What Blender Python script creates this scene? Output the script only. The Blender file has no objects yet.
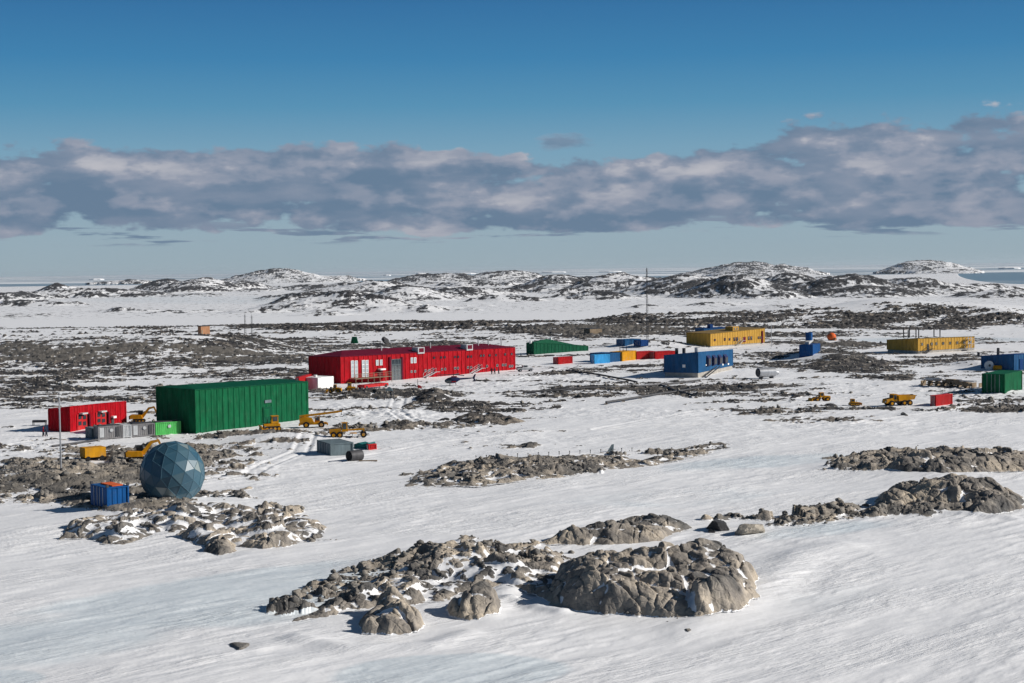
import bpy, bmesh, math, random
import numpy as np
from mathutils import Vector, Matrix

# ------------------------------------------------------------------ camera
CAM_H = 50.0; F = 1500.0; W, H = 1024, 683; A0 = math.radians(0.787); HAZE_D = 0.000014
PITCH = math.atan(72.5/F)
ca, sa = math.cos(A0), math.sin(A0); cp, sp = math.cos(PITCH), math.sin(PITCH)
VF = Vector((0, cp, -sp)); VR = Vector((1, 0, 0)); VU = Vector((0, sp, cp))
IX = VR*ca - VU*sa; IY = VR*sa + VU*ca
S = bpy.context.scene
COL = S.collection
cam = bpy.data.cameras.new('camera'); camo = bpy.data.objects.new('camera', cam); COL.objects.link(camo)
cam.sensor_width = 36; cam.lens = 36*F/W; cam.clip_start = 1; cam.clip_end = 200000
m = Matrix.Identity(4)
for i in range(3):
    m[i][0] = IX[i]; m[i][1] = IY[i]; m[i][2] = -VF[i]
m[2][3] = CAM_H
camo.matrix_world = m
S.camera = camo

# ------------------------------------------------------------------ light
SUN_EL = math.radians(26.5); SUN_AZ = math.radians(91)      # clockwise from +Y
TO_SUN = Vector((math.sin(SUN_AZ)*math.cos(SUN_EL), math.cos(SUN_AZ)*math.cos(SUN_EL), math.sin(SUN_EL)))
sun = bpy.data.lights.new('sun', 'SUN'); suno = bpy.data.objects.new('sun', sun); COL.objects.link(suno)
sun.energy = 5.0; sun.angle = math.radians(0.5); sun.color = (1.0, 0.95, 0.88)
suno.rotation_euler = TO_SUN.to_track_quat('Z', 'Y').to_euler()
S.view_settings.view_transform = 'Standard'; S.view_settings.look = 'None'
S.view_settings.exposure = 0.22; S.view_settings.gamma = 1.0
S.view_settings.use_curve_mapping = False

# node helper ------------------------------------------------------
class NT:
    def __init__(s, tree): s.t = tree; s.n = tree.nodes; s.l = tree.links
    def new(s, typ, **kw):
        nd = s.n.new(typ)
        for k, v in kw.items():
            setattr(nd, k, v)
        return nd
    def val(s, sock, v):
        if hasattr(v, 'is_output') or isinstance(v, bpy.types.NodeSocket): s.l.new(v, sock)
        else: sock.default_value = v
    def math(s, op, a, b=None, c=None, clamp=False):
        nd = s.new('ShaderNodeMath', operation=op); nd.use_clamp = clamp
        s.val(nd.inputs[0], a)
        if b is not None: s.val(nd.inputs[1], b)
        if c is not None: s.val(nd.inputs[2], c)
        return nd.outputs[0]
    def noise(s, vec, scale, detail=4, rough=0.55, dist=0.0):
        nd = s.new('ShaderNodeTexNoise'); s.val(nd.inputs['Scale'], scale); nd.inputs['Detail'].default_value = detail
        nd.inputs['Roughness'].default_value = rough; nd.inputs['Distortion'].default_value = dist
        if vec is not None: s.l.new(vec, nd.inputs['Vector'])
        return nd.outputs[0]
    def mapping(s, vec, scale=(1, 1, 1), rot=(0, 0, 0), loc=(0, 0, 0)):
        nd = s.new('ShaderNodeMapping'); nd.inputs['Scale'].default_value = scale
        nd.inputs['Rotation'].default_value = rot; nd.inputs['Location'].default_value = loc
        s.l.new(vec, nd.inputs['Vector']); return nd.outputs[0]
    def ramp(s, fac, stops, interp='LINEAR'):
        nd = s.new('ShaderNodeValToRGB'); nd.color_ramp.interpolation = interp
        e = nd.color_ramp.elements
        while len(e) < len(stops): e.new(0.5)
        for el, (p, c) in zip(e, stops):
            el.position = p; el.color = (c, c, c, 1) if isinstance(c, (int, float)) else (*c, 1)
        s.l.new(fac, nd.inputs[0]); return nd.outputs[0]
    def mix(s, f, a, b, blend='MIX'):
        nd = s.new('ShaderNodeMix', data_type='RGBA', blend_type=blend)
        s.val(nd.inputs[0], f)
        for i, v in ((6, a), (7, b)):
            if isinstance(v, tuple): nd.inputs[i].default_value = (*v, 1)
            else: s.l.new(v, nd.inputs[i])
        return nd.outputs[2]
    def sstep(s, x, a, b):
        nd = s.new('ShaderNodeMapRange', interpolation_type='SMOOTHSTEP')
        s.val(nd.inputs[0], x); s.val(nd.inputs[1], a); s.val(nd.inputs[2], b)
        return nd.outputs[0]

# ------------------------------------------------------------------ world
wd = bpy.data.worlds.new('World'); S.world = wd; wd.use_nodes = True
t = NT(wd.node_tree); t.n.clear()
sky = t.new('ShaderNodeTexSky', sky_type='NISHITA'); sky.sun_disc = False
sky.sun_elevation = SUN_EL; sky.sun_rotation = SUN_AZ
sky.altitude = 50; sky.air_density = 1.0; sky.dust_density = 0.3; sky.ozone_density = 2.0
hs = t.new('ShaderNodeHueSaturation'); hs.inputs['Saturation'].default_value = 1.0; hs.inputs['Value'].default_value = 0.24
t.l.new(sky.outputs[0], hs.inputs['Color'])
tc = t.new('ShaderNodeTexCoord'); sx = t.new('ShaderNodeSeparateXYZ'); t.l.new(tc.outputs['Generated'], sx.inputs[0])
X, Y, Z = sx.outputs
# azimuth-like and elevation-like coordinates of the direction
az = t.math('ARCTAN2', X, Y); el = t.math('ARCSINE', Z)
comb = t.new('ShaderNodeCombineXYZ'); t.l.new(az, comb.inputs[0])
t.l.new(t.math('MULTIPLY', el, 2.1), comb.inputs[1])
P = comb.outputs[0]
def cloud_fbm(off):
    mp = t.mapping(P, loc=off)
    a = t.noise(mp, 9.0, 2, 0.5)
    b = t.noise(mp, 27.0, 5, 0.5, 0.1)
    c = t.noise(mp, 90.0, 4, 0.55)
    s1 = t.math('MULTIPLY_ADD', a, 0.50, t.math('MULTIPLY', b, 0.38))
    return t.math('MULTIPLY_ADD', c, 0.12, s1)
f0 = cloud_fbm((3.1, 1.7, 0.3))
f1 = cloud_fbm((3.1+0.010, 1.7+0.022, 0.3))
# band: full between el .03 and .07, top edge higher towards the right
topc = t.math('ADD', t.math('MULTIPLY_ADD', az, -0.012, 0.080), t.math('MULTIPLY', t.sstep(az, 0.08, 0.27), 0.015))
up = t.math('SUBTRACT', 1.0, t.sstep(el, t.math('SUBTRACT', topc, 0.016), t.math('ADD', topc, 0.016)))
lo = t.sstep(el, 0.0165, 0.031)
band = t.math('MULTIPLY', up, lo)
cov = t.math('MULTIPLY_ADD', band, 0.33, t.math('MULTIPLY', t.math('SUBTRACT', f0, 0.715), 1.25)); cov = t.math('ADD', cov, 0.068)
alpha = t.sstep(cov, -0.022, 0.045)
alpha = t.math('MULTIPLY', alpha, t.sstep(band, 0.02, 0.15))
# lone small cloud above the band
da = t.math('DIVIDE', t.math('SUBTRACT', az, 0.036), 0.019); de = t.math('DIVIDE', t.math('SUBTRACT', el, 0.0835), 0.0062)
rr = t.math('SQRT', t.math('ADD', t.math('MULTIPLY', da, da), t.math('MULTIPLY', de, de)))
b2 = t.noise(t.mapping(P, scale=(1, 1.5, 1)), 60, 5, 0.6)
a2 = t.math('MULTIPLY', t.sstep(t.math('ADD', rr, t.math('MULTIPLY_ADD', b2, 1.6, -0.8)), 1.1, 0.3), 0.75)
alpha = t.math('MULTIPLY', t.math('MAXIMUM', alpha, a2), 0.93)
wn = t.noise(t.mapping(P, scale=(1, 5.5, 1), loc=(2, 4, 7)), 15, 4, 0.55)
wz = t.math('MULTIPLY', t.sstep(el, 0.017, 0.021), t.math('SUBTRACT', 1.0, t.sstep(el, 0.030, 0.040)))
wa = t.math('MULTIPLY', t.math('MULTIPLY', t.sstep(wn, 0.52, 0.60), wz), 0.85)
alpha = t.math('MAXIMUM', alpha, wa)
lit = t.sstep(t.math('SUBTRACT', f0, f1), -0.05, 0.075)
det = t.noise(t.mapping(P, scale=(1, 1.6, 1), loc=(5, 2, 1)), 16, 4, 0.5)
lit = t.math('MULTIPLY_ADD', t.sstep(det, 0.3, 0.75), 0.5, t.math('MULTIPLY', lit, 0.42))
hi = t.sstep(el, 0.02, 0.085)
lit = t.math('MULTIPLY_ADD', hi, 0.15, lit); lit = t.math('MULTIPLY', lit, t.math('SUBTRACT', 1.0, t.math('MULTIPLY', a2, 0.75)))
ccol = t.ramp(lit, [(0.15, (0.11, 0.17, 0.255)), (0.45, (0.175, 0.22, 0.30)), (0.75, (0.265, 0.287, 0.355)), (1.0, (0.43, 0.425, 0.46))])
grad = t.ramp(t.math('MULTIPLY', el, 1/0.18), [(0.0, (2.75, 3.5, 3.95)), (0.13, (2.6, 3.5, 4.1)), (0.44, (1.6, 3.05, 4.2)), (0.6, (0.84, 2.45, 3.95)), (0.77, (0.46, 1.9, 3.65)), (1.0, (0.31, 1.36, 3.05))])
skyc = t.mix(t.math('SUBTRACT', 1.0, t.sstep(el, 0.20, 0.6)), hs.outputs[0], grad)
bg1 = t.new('ShaderNodeBackground'); bg1.inputs[1].default_value = 0.10; t.l.new(skyc, bg1.inputs[0])
bg2 = t.new('ShaderNodeBackground'); bg2.inputs[1].default_value = 1.0; t.l.new(ccol, bg2.inputs[0])
mx = t.new('ShaderNodeMixShader'); t.l.new(alpha, mx.inputs[0]); t.l.new(bg1.outputs[0], mx.inputs[1]); t.l.new(bg2.outputs[0], mx.inputs[2])
wo = t.new('ShaderNodeOutputWorld'); t.l.new(mx.outputs[0], wo.inputs[0])

# ------------------------------------------------------------------ noise in numpy
def _hash(ix, iy, seed):
    h = (ix.astype(np.int64)*374761393 + iy.astype(np.int64)*668265263 + seed*974634777) & 0xffffffff
    h = ((h ^ (h >> 13))*1274126177) & 0xffffffff
    h = ((h ^ (h >> 16))*2246822519) & 0xffffffff
    return ((h ^ (h >> 15)) & 0xffffff).astype(np.float32)/16777216.0
def vnoise(x, y, seed=0):
    ix = np.floor(x); iy = np.floor(y); fx = (x-ix).astype(np.float32); fy = (y-iy).astype(np.float32)
    ix = ix.astype(np.int64); iy = iy.astype(np.int64)
    def g(dx, dy):
        a = _hash(ix+dx, iy+dy, seed)*6.2831853
        return np.cos(a)*(fx-dx) + np.sin(a)*(fy-dy)
    u = fx*fx*fx*(fx*(fx*6-15)+10); v = fy*fy*fy*(fy*(fy*6-15)+10)
    a = g(0, 0); b = g(1, 0); c = g(0, 1); d = g(1, 1)
    return ((a+(b-a)*u)*(1-v) + (c+(d-c)*u)*v)*1.45          # about -1..1
def fbm(x, y, scale, octv=4, gain=0.5, seed=0, ridged=False):
    s = 0.0; amp = 1.0; tot = 0.0; f = 1.0/scale
    for o in range(octv):
        n = vnoise(x*f+o*17.3, y*f-o*9.1, seed+o*13)
        if ridged: n = 1-2*np.abs(n)
        s = s+n*amp; tot += amp; amp *= gain; f *= 2.03
    return s/tot
def voro(x, y, scale, seed=0, tilt=0.6):
    """blocky field: every cell a tilted facet at its own level; returns level (about 0..1) and distance to the crack"""
    px = x/scale; py = y/scale; ix = np.floor(px).astype(np.int64); iy = np.floor(py).astype(np.int64)
    d1 = np.full(px.shape, 9.0, np.float32); d2 = d1.copy(); lev = np.zeros(px.shape, np.float32)
    for dx in (-1, 0, 1):
        for dy in (-1, 0, 1):
            cx = ix+dx; cy = iy+dy
            rx = _hash(cx, cy, seed); ry = _hash(cx, cy, seed+5)
            ex = (px-cx-rx).astype(np.float32); ey = (py-cy-ry).astype(np.float32)
            d = ex*ex+ey*ey
            a = _hash(cx, cy, seed+9)*6.283
            l = _hash(cx, cy, seed+7) + tilt*(ex*np.cos(a)+ey*np.sin(a))
            m1 = d < d1
            d2 = np.where(m1, d1, np.minimum(d2, d)); lev = np.where(m1, l, lev); d1 = np.where(m1, d, d1)
    return lev, np.sqrt(d2)-np.sqrt(d1)
def ss(x, a, b):
    q = np.clip((x-a)/(b-a), 0, 1); return q*q*(3-2*q)

# ------------------------------------------------------------------ terrain heights
def pix(x, y, z):
    """world point -> photo pixel (numpy)"""
    dz = z-CAM_H
    fw = y*cp - dz*sp; up = y*sp + dz*cp
    ix = x*ca - up*sa; iy = x*sa + up*ca
    return W/2+F*ix/fw, H/2-F*iy/fw
def hor(u): return 269.0-0.01374*(u-512)

# (u, v, ru, rv, slope, density): where bare rock or gravel shows through the snow
ROCK = [
 (512, 350, 540, 30, 0, .26), (860, 385, 200, 34, 0, .24), (130, 420, 170, 40, 0, .20), (340, 410, 260, 26, 0, .24), (700, 380, 160, 22, 0, .24), (100, 465, 180, 26, 0, .3), (512, 318, 540, 9, 0, .26), (200, 440, 200, 20, 0, .3), (450, 440, 120, 14, 0, .15),
 (60, 352, 120, 12, -.02, .92), (180, 352, 130, 10, .06, .85), (265, 352, 60, 14, .12, .72), (90, 372, 200, 16, 0, .66), (120, 390, 150, 12, 0, .58),
 (30, 403, 60, 8, 0, .50), (250, 375, 110, 10, 0, .40), (400, 346, 70, 5, -.03, .62), (330, 347, 40, 5, 0, .5),
 (600, 331, 105, 6, 0, .80), (380, 326, 150, 6, 0, .60), (250, 321, 60, 4, 0, .45), (100, 321, 90, 4.5, -.06, .66), (160, 315, 50, 2.2, 0, .5),
 (700, 325, 110, 7, -.03, .68), (860, 321, 170, 9, 0, .70), (960, 314, 90, 8, .05, .64), (740, 315, 130, 4, -.04, .6),
 (640, 321, 60, 4, 0, .55), (480, 321, 60, 4, 0, .5), (800, 338, 60, 5, -.05, .5),
 (840, 345, 42, 6, .02, .80), (838, 361, 48, 13, .1, .72), (790, 362, 40, 9, .1, .5), (880, 374, 40, 10, .15, .62), (930, 362, 40, 6, .05, .5),
 (965, 385, 40, 5, 0, .5), (1000, 410, 40, 4, 0, .5), (850, 407, 60, 3.5, .02, .48), (985, 362, 25, 8, 0, .55), (955, 356, 20, 5, 0, .55),
 (720, 383, 55, 9, .02, .55), (770, 355, 50, 3, 0, .55), (600, 392, 95, 7, -.02, .62), (660, 385, 35, 6, .4, .5), (575, 372, 45, 3.5, -.05, .70),
 (630, 366, 40, 3.5, -.1, .5), (690, 400, 60, 4, 0, .4),
 (370, 393, 55, 9, -.05, .74), (430, 399, 60, 9, .1, .58), (480, 413, 60, 9, .1, .50), (300, 386, 22, 4, 0, .6), (455, 381, 45, 4, 0, .6),
 (270, 437, 80, 8, -.05, .50), (345, 432, 35, 8, 0, .55), (230, 447, 60, 7, 0, .42), (200, 458, 40, 9, -.1, .5),
 (150, 450, 80, 7, -.08, .72), (70, 463, 75, 14, -.1, .66), (45, 487, 90, 14, -.05, .86), (110, 478, 40, 8, 0, .8), (150, 470, 40, 12, 0, .8),
 (130, 500, 80, 10, 0, .95), (200, 497, 40, 6, .2, .7), (10, 470, 30, 6, 0, .6), (265, 505, 40, 6, .25, .62),
 (520, 468, 125, 12, -.10, .50), (660, 456, 60, 5, -.14, .4), (440, 474, 50, 8, -.05, .45), (700, 450, 30, 3, -.1, .4),
 (820, 517, 40, 8, -.15, .50), (740, 523, 34, 8, 0, .22), (440, 572, 120, 22, -.18, .60), (330, 590, 50, 12, -.35, .40),
 (650, 612, 90, 10, 0, .48), (900, 462, 80, 9, -.05, .5), (930, 508, 80, 8, -.05, .40), (295, 532, 50, 12, .1, .42), (480, 545, 60, 8, -.1, .45),
 (430, 423, 50, 3, -.05, .45), (330, 425, 30, 5, .1, .5), (20, 425, 40, 4, 0, .25),
]
CLEAR = [(455, 383, 26, 3.0, 0), (40, 430, 40, 8, 0), (112, 437, 60, 4, -.05), (255, 424, 60, 4, -.1), (314, 424, 26, 5, 0), (345, 450, 34, 9, 0), (470, 375, 70, 4, -.08), (600, 362, 90, 4, -.02),
         (560, 361, 16, 5, 0), (700, 374, 30, 3, 0), (740, 346, 40, 3, 0), (930, 352, 50, 3, 0), (850, 400, 80, 5, 0), (895, 402, 24, 5, 0), (940, 402, 20, 5, 0), (1000, 385, 25, 8, 0), (806, 356, 18, 4, 0), (728, 527, 40, 9, 0), (831, 341, 8, 3, 0), (97, 463, 18, 4, 0), (767, 376, 18, 3, 0), (636, 345, 20, 3, 0), (560, 352, 40, 4, 0), (145, 458, 24, 3, 0), (365, 388, 40, 2.5, 0)]
def rockmap(u, v):
    d = np.zeros(u.shape, np.float32)
    for (cu, cv, ru, rv, sl, den) in ROCK:
        x = (u-cu)/ru; y = (v-cv-sl*(u-cu))/rv
        r = x*x+y*y
        d = np.maximum(d, den*np.clip(1.45-r*0.85, 0, 1).astype(np.float32)**1.0)
    for (cu, cv, ru, rv, sl) in CLEAR:
        r = ((u-cu)/ru)**2+((v-cv-sl*(u-cu))/rv)**2
        d = d*(1-0.93*np.exp(-np.maximum(r-.5, 0)*2.0))
    return d
ICE = [(260, 600, 230, 30, -.10, .9), (60, 640, 150, 30, -.1, .7), (450, 674, 120, 20, -.03, 2.2), (10, 676, 40, 8, 0, 1.2), (760, 462, 140, 7, -.06, .6), (820, 530, 90, 8, -.1, .6),
       (200, 585, 200, 9, -.16, .8), (940, 340, 120, 4, 0, .7), (230, 300, 200, 5, 0, .5), (880, 600, 160, 30, -.1, .25), (640, 500, 160, 12, -.08, .35)]
def icemap(u, v):
    d = np.zeros(u.shape, np.float32)
    for (cu, cv, ru, rv, sl, den) in ICE:
        r = ((u-cu)/ru)**2 + ((v-cv-sl*(u-cu))/rv)**2
        d = np.maximum(d, den*np.clip(1.4-r*1.2, 0, 1).astype(np.float32))
    return d
# gentle swells in the station ground: (u, v, ru px, depth m, height m)
HUMP = [(110, 349, 60, 24, 2.2), (262, 350, 38, 22, 2.6), (10, 356, 40, 24, 1.6), (180, 372, 60, 20, 1.4), (60, 382, 50, 16, 1.3), (640, 322, 50, 40, 2.0), (780, 320, 50, 40, 2.2), (1000, 322, 40, 40, 2.4), (470, 328, 60, 50, 2), (60, 359, 150, 50, 5.6), (200, 357, 105, 45, 5.2), (290, 366, 60, 40, 1.6), (700, 322, 140, 90, 4.2), (900, 318, 130, 90, 9.0), (865, 316, 60, 50, 2.5), (560, 331, 90, 60, 1.5),
        (1010, 316, 70, 100, 4.0), (380, 326, 130, 80, 2.2), (838, 362, 45, 30, 2.2), (432, 399, 26, 8, .7), (650, 347.5, 55, 15, 2.3), (975, 366, 26, 14, 1.3),
        (735, 338, 40, 12, 0.3), (345, 396, 60, 14, .7), (520, 468, 110, 14, 0.9), (140, 512, 90, 9, 0.9), (440, 570, 90, 7, 0.9), (650, 585, 110, 7, .6),
        (920, 470, 90, 10, .8), (975, 500, 70, 7, .8), (270, 440, 60, 8, .8), (50, 480, 60, 12, .8), (1000, 392, 22, 8, .6), (600, 392, 70, 12, .5)]
# distant hills: (u, distance, half width px, half depth m, top z)
_H = [(35, 282, 75, 260, 275.5), (75, 297, 85, 130, 288), (25, 306, 60, 70, 300), (190, 313, 60, 45, 309.5), (130, 284, 50, 200, 279), (260, 313, 50, 45, 308), (340, 315, 60, 40, 310.5), (12, 279, 18, 150, 273), (58, 280, 28, 200, 273.5), (78, 280, 14, 150, 275), (65, 292, 28, 90, 284.5), (100, 298, 30, 90, 290), (20, 300, 38, 110, 292), (50, 306, 45, 70, 300),
      (205, 292, 44, 220, 277.5), (170, 290, 26, 150, 279.5), (245, 290, 26, 150, 281), (285, 283, 60, 400, 267.5), (240, 281, 45, 300, 272.5), (335, 281, 55, 300, 270.5),
      (345, 308, 78, 130, 290), (295, 307, 40, 90, 295), (405, 301, 60, 150, 285), (370, 292, 60, 220, 279.5), (440, 285, 60, 300, 273), (505, 284, 65, 300, 270.5), (470, 296, 45, 110, 287.5), (505, 302, 45, 70, 295),
      (560, 290, 42, 200, 274), (620, 292, 62, 230, 272), (685, 294, 62, 230, 274), (600, 300, 50, 90, 292), (555, 301, 32, 60, 296), (750, 276, 66, 500, 261.5), (700, 276, 50, 400, 265.5),
      (735, 298, 55, 160, 277), (790, 294, 52, 230, 272.5), (850, 296, 72, 200, 275.5), (912, 294, 62, 180, 277.5), (955, 292, 40, 110, 282.5), (1005, 298, 55, 110, 288), (925, 273.5, 46, 400, 259.5), (970, 270, 40, 300, 265),
      (720, 306, 55, 50, 301), (775, 310, 65, 50, 304), (650, 309, 45, 45, 305), (130, 312, 75, 45, 308), (430, 312, 28, 40, 307.5), (900, 306, 60, 50, 302)]
HILL = []
for (u, vb, ru, dep, vt) in _H:
    D = 49.3*F/(vb-hor(u)); HILL.append((u, D+dep*.7, ru, dep, CAM_H-(vt-hor(u))/F*(D+dep*.7)))
DRIFT = [([(688, 628), (735, 610), (768, 586), (800, 556), (840, 548)], .34, 2.2), ([(516, 576), (506, 592), (488, 618)], .28, 1.3), ([(560, 612), (530, 606), (512, 600)], .3, .8), ([(300, 640), (350, 648), (430, 646), (470, 634)], .3, 1.2), ([(1010, 520), (960, 516), (890, 513)], .3, .9)]
def _flat(u, v):
    q = ray(u, v); k = (23.0-CAM_H)/q.z; return q.x*k, q.y*k
def base_height(x, y):
    """smooth snow surface without rocks"""
    z = 23.0 - 22.2*ss(y, 640, 1500)
    z = z + 0.45*fbm(x, y, 45, 3, seed=3)*(1-ss(y, 700, 1400)*.5)
    z = z + (23.0-z)*0
    for (u, v, ru, dep, hh) in HUMP:
        D = (CAM_H-23)*F/(v-hor(u)); cx = (u-512)/F*D; rx = ru/F*D
        r = ((x-cx)/rx)**2 + ((y-D)/dep)**2
        z = z + hh*np.exp(-r*1.6)
    near = (y < 180)
    if near.any():
        xn, yn = x[near], y[near]; add = np.zeros(xn.shape)
        for pl, hh, wd_ in DRIFT:
            pts = [_flat(*p) for p in pl]; dd = np.full(xn.shape, 1e9)
            for (x1, y1), (x2, y2) in zip(pts[:-1], pts[1:]):
                ex, ey = x2-x1, y2-y1; t_ = np.clip(((xn-x1)*ex+(yn-y1)*ey)/(ex*ex+ey*ey), 0, 1); dd = np.minimum(dd, np.hypot(xn-x1-t_*ex, yn-y1-t_*ey))
            add += hh*np.exp(-(dd/wd_)**2)
        z[near] = z[near]+add
    return z
def hills(x, y):
    uu = 512+F*x/np.maximum(y, 1)
    hz = np.full(x.shape, 0.0)
    wx = x+0.016*y*fbm(x, y, 260, 4, seed=50); wy = y+80*fbm(x, y, 260, 4, seed=60)
    for (u, D, ru, dep, top) in HILL:
        ru *= 0.95
        cx = (u-512)/F*D; rx = ru/F*D
        r = ((wx-cx)/rx)**2 + ((wy-D)/dep)**2
        q = np.where(r < 4, np.maximum(0, np.exp(-r*1.25)-0.05)/.95, 0)
        hz = np.maximum(hz, top*q)
    uq, vq = pix(x, y, y*0+1.0)
    bz = fbm(x, y, 480, 5, 0.55, seed=301); busy = (0.25+0.75*ss(uu, 230, 330))*ss(y, 1550, 1900)*(1-ss(y, 4800, 5600))*(1-ss(uu, 900, 960)*ss(y, 2600, 3000))
    flatbay = 1-0.9*np.exp(-((vq-304)/5.0)**2)*(uu > 500)
    hz = np.maximum(hz, 20*ss(bz, -0.02, 0.5)*busy*flatbay)
    return hz
def ground_h(x, y):
    x = np.atleast_1d(np.asarray(x, float)); y = np.atleast_1d(np.asarray(y, float))
    return base_height(x, y)
def gz(x, y): return float(ground_h(x, y)[0])
def ray(u, v):
    return VF*F + IX*(u-W/2) + IY*(H/2-v)
def at(u, v, z=None):
    """ground point that the photo shows at this pixel (or the point at height z)"""
    d = ray(u, v); o = Vector((0, 0, CAM_H))
    zz = 23.0 if z is None else z
    for i in range(12 if z is None else 1):
        s = (zz-CAM_H)/d.z; p = o+d*s
        if z is None: zz = 0.5*zz+0.5*gz(p.x, p.y)
    return Vector((p.x, p.y, zz))
# ------------------------------------------------------------------ materials
def newmat(name):
    mt = bpy.data.materials.new(name); mt.use_nodes = True; mt.node_tree.nodes.clear()
    n = NT(mt.node_tree); b = n.new('ShaderNodeBsdfPrincipled'); o = n.new('ShaderNodeOutputMaterial')
    n.l.new(b.outputs[0], o.inputs[0]); return mt, n, b
def attr(n, name):
    a = n.new('ShaderNodeAttribute', attribute_name=name); return a.outputs['Fac']
def ground_material():
    mt, n, b = newmat('snow_and_rock')
    pos = n.new('ShaderNodeNewGeometry').outputs['Position']
    rock = attr(n, 'rock'); ice = attr(n, 'ice'); grav = attr(n, 'gravel')
    fine = n.noise(pos, 1.7, 6, 0.65); mid = n.noise(pos, 0.35, 5, 0.6); big = n.noise(pos, 0.16, 5, 0.6)
    yv = n.new('ShaderNodeSeparateXYZ'); n.l.new(pos, yv.inputs[0])
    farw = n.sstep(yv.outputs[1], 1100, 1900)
    f = n.math('ADD', rock, n.math('MULTIPLY', n.math('SUBTRACT', fine, 0.5), 0.55))
    fn = n.noise(n.mapping(pos, scale=(1, .45, 1)), 0.11, 6, 0.70)
    f = n.math('ADD', f, n.math('MULTIPLY', n.math('MULTIPLY', n.math('SUBTRACT', fn, 0.5), 2.2), farw))
    fac = n.sstep(f, -0.005, 0.045)
    # rock colour
    rc = n.ramp(mid, [(0.25, (0.11, 0.105, 0.10)), (0.42, (0.25, 0.232, 0.212)), (0.58, (0.37, 0.34, 0.30)), (0.75, (0.50, 0.45, 0.39))])
    rc2 = n.ramp(fine, [(0.3, (0.72, 0.72, 0.74)), (0.5, (0.97, 0.96, 0.95)), (0.72, (1.25, 1.22, 1.18))])
    rc = n.mix(1.0, rc, rc2, 'MULTIPLY')
    rc = n.mix(1.0, rc, n.ramp(big, [(0.36, (0.30, 0.32, 0.35)), (0.5, (0.82, 0.80, 0.78)), (0.62, (1.2, 1.13, 1.02))]), 'MULTIPLY')
    rc = n.mix(n.math('MULTIPLY', n.sstep(n.noise(n.mapping(pos, scale=(.6, .35, 1)), 0.7, 5, 0.65), 0.60, 0.50), n.sstep(yv.outputs[1], 170, 320)), rc, n.mix(1.0, rc, (0.20, 0.21, 0.24), 'MULTIPLY'))  # mid-distance dark patches: rock tone plus shadow speckle painted into the albedo
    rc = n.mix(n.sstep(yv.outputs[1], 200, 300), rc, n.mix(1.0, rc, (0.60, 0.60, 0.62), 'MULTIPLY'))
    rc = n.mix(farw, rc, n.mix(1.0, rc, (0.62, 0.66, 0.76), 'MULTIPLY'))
    gcol = n.mix(fine, (0.085, 0.078, 0.07), (0.17, 0.155, 0.135))
    rc = n.mix(n.math('MULTIPLY', grav, 0.8), rc, gcol)
    # snow colour: a little grey dust, blue ice where the wind has scoured it
    sn = n.mix(n.sstep(mid, 0.35, 0.7), (0.745, 0.75, 0.77), (0.80, 0.802, 0.815))
    wv = n.mapping(pos, scale=(1, 0.28, 1), rot=(0, 0, math.radians(-48)))
    st = n.noise(n.mapping(pos, scale=(2.6, 0.55, 1), rot=(0, 0, 0)), 0.55, 5, 0.6)
    sw = n.noise(pos, 0.05, 5, 0.6, 0.6)
    icf = n.math('MULTIPLY', n.sstep(n.math('ADD', ice, n.math('MULTIPLY', n.math('SUBTRACT', sw, 0.5), 1.6)), 0.2, 0.9), 0.5)
    icc = n.mix(n.sstep(fine, 0.3, 0.7), (0.45, 0.55, 0.60), (0.64, 0.72, 0.76))
    sn = n.mix(icf, sn, icc)
    # windblown grit; its dark ticks also paint in the small sastrugi shadows
    gr = n.noise(pos, 4.6, 2, 0.6); gmask = n.noise(pos, 0.11, 4, 0.6)
    gf = n.math('MULTIPLY', n.sstep(gr, 0.68, 0.75), n.sstep(gmask, 0.45, 0.65))
    sn = n.mix(n.math('MULTIPLY', gf, 0.75), sn, (0.16, 0.15, 0.14))
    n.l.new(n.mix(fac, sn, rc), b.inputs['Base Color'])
    rr = n.mix(fac, n.mix(icf, (0.62,)*3, (0.30,)*3), (0.85,)*3); n.l.new(rr, b.inputs['Roughness'])
    b.inputs['Specular IOR Level'].default_value = 0.35
    # relief
    rot = n.mapping(pos, rot=(0, 0, math.radians(-38)))
    s1 = n.noise(n.mapping(rot, scale=(0.26, 1.6, 1)), 1.3, 6, 0.66, 0.3)
    s2 = n.noise(n.mapping(rot, scale=(0.5, 2.0, 1)), 2.8, 3, 0.6)
    s1 = n.math('MULTIPLY_ADD', s2, 0.22, s1)
    bs = n.new('ShaderNodeBump'); bs.inputs['Distance'].default_value = 0.26; n.l.new(n.math('MULTIPLY', s1, n.math('MULTIPLY_ADD', n.sstep(n.noise(n.mapping(rot, scale=(.35, 1, 1)), 0.13, 3, 0.5), 0.42, 0.6), 0.85, 0.15)), bs.inputs['Height']); bs.inputs['Strength'].default_value = 0.8
    r1 = n.noise(pos, 2.2, 8, 0.68); vo = n.new('ShaderNodeTexVoronoi', feature='DISTANCE_TO_EDGE'); n.l.new(n.mapping(pos, scale=(1, 1, 1.6)), vo.inputs['Vector']); vo.inputs['Scale'].default_value = 1.3
    rh = n.math('MULTIPLY_ADD', n.sstep(vo.outputs[0], 0.0, 0.12), 0.25, r1)
    br = n.new('ShaderNodeBump'); br.inputs['Distance'].default_value = 0.20; n.l.new(rh, br.inputs['Height']); br.inputs['Strength'].default_value = 0.6
    nm = n.new('ShaderNodeMix', data_type='VECTOR'); n.l.new(fac, nm.inputs[0]); n.l.new(bs.outputs[0], nm.inputs[4]); n.l.new(br.outputs[0], nm.inputs[5])
    n.l.new(nm.outputs[1], b.inputs['Normal'])
    return mt
GROUND = ground_material()

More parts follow.
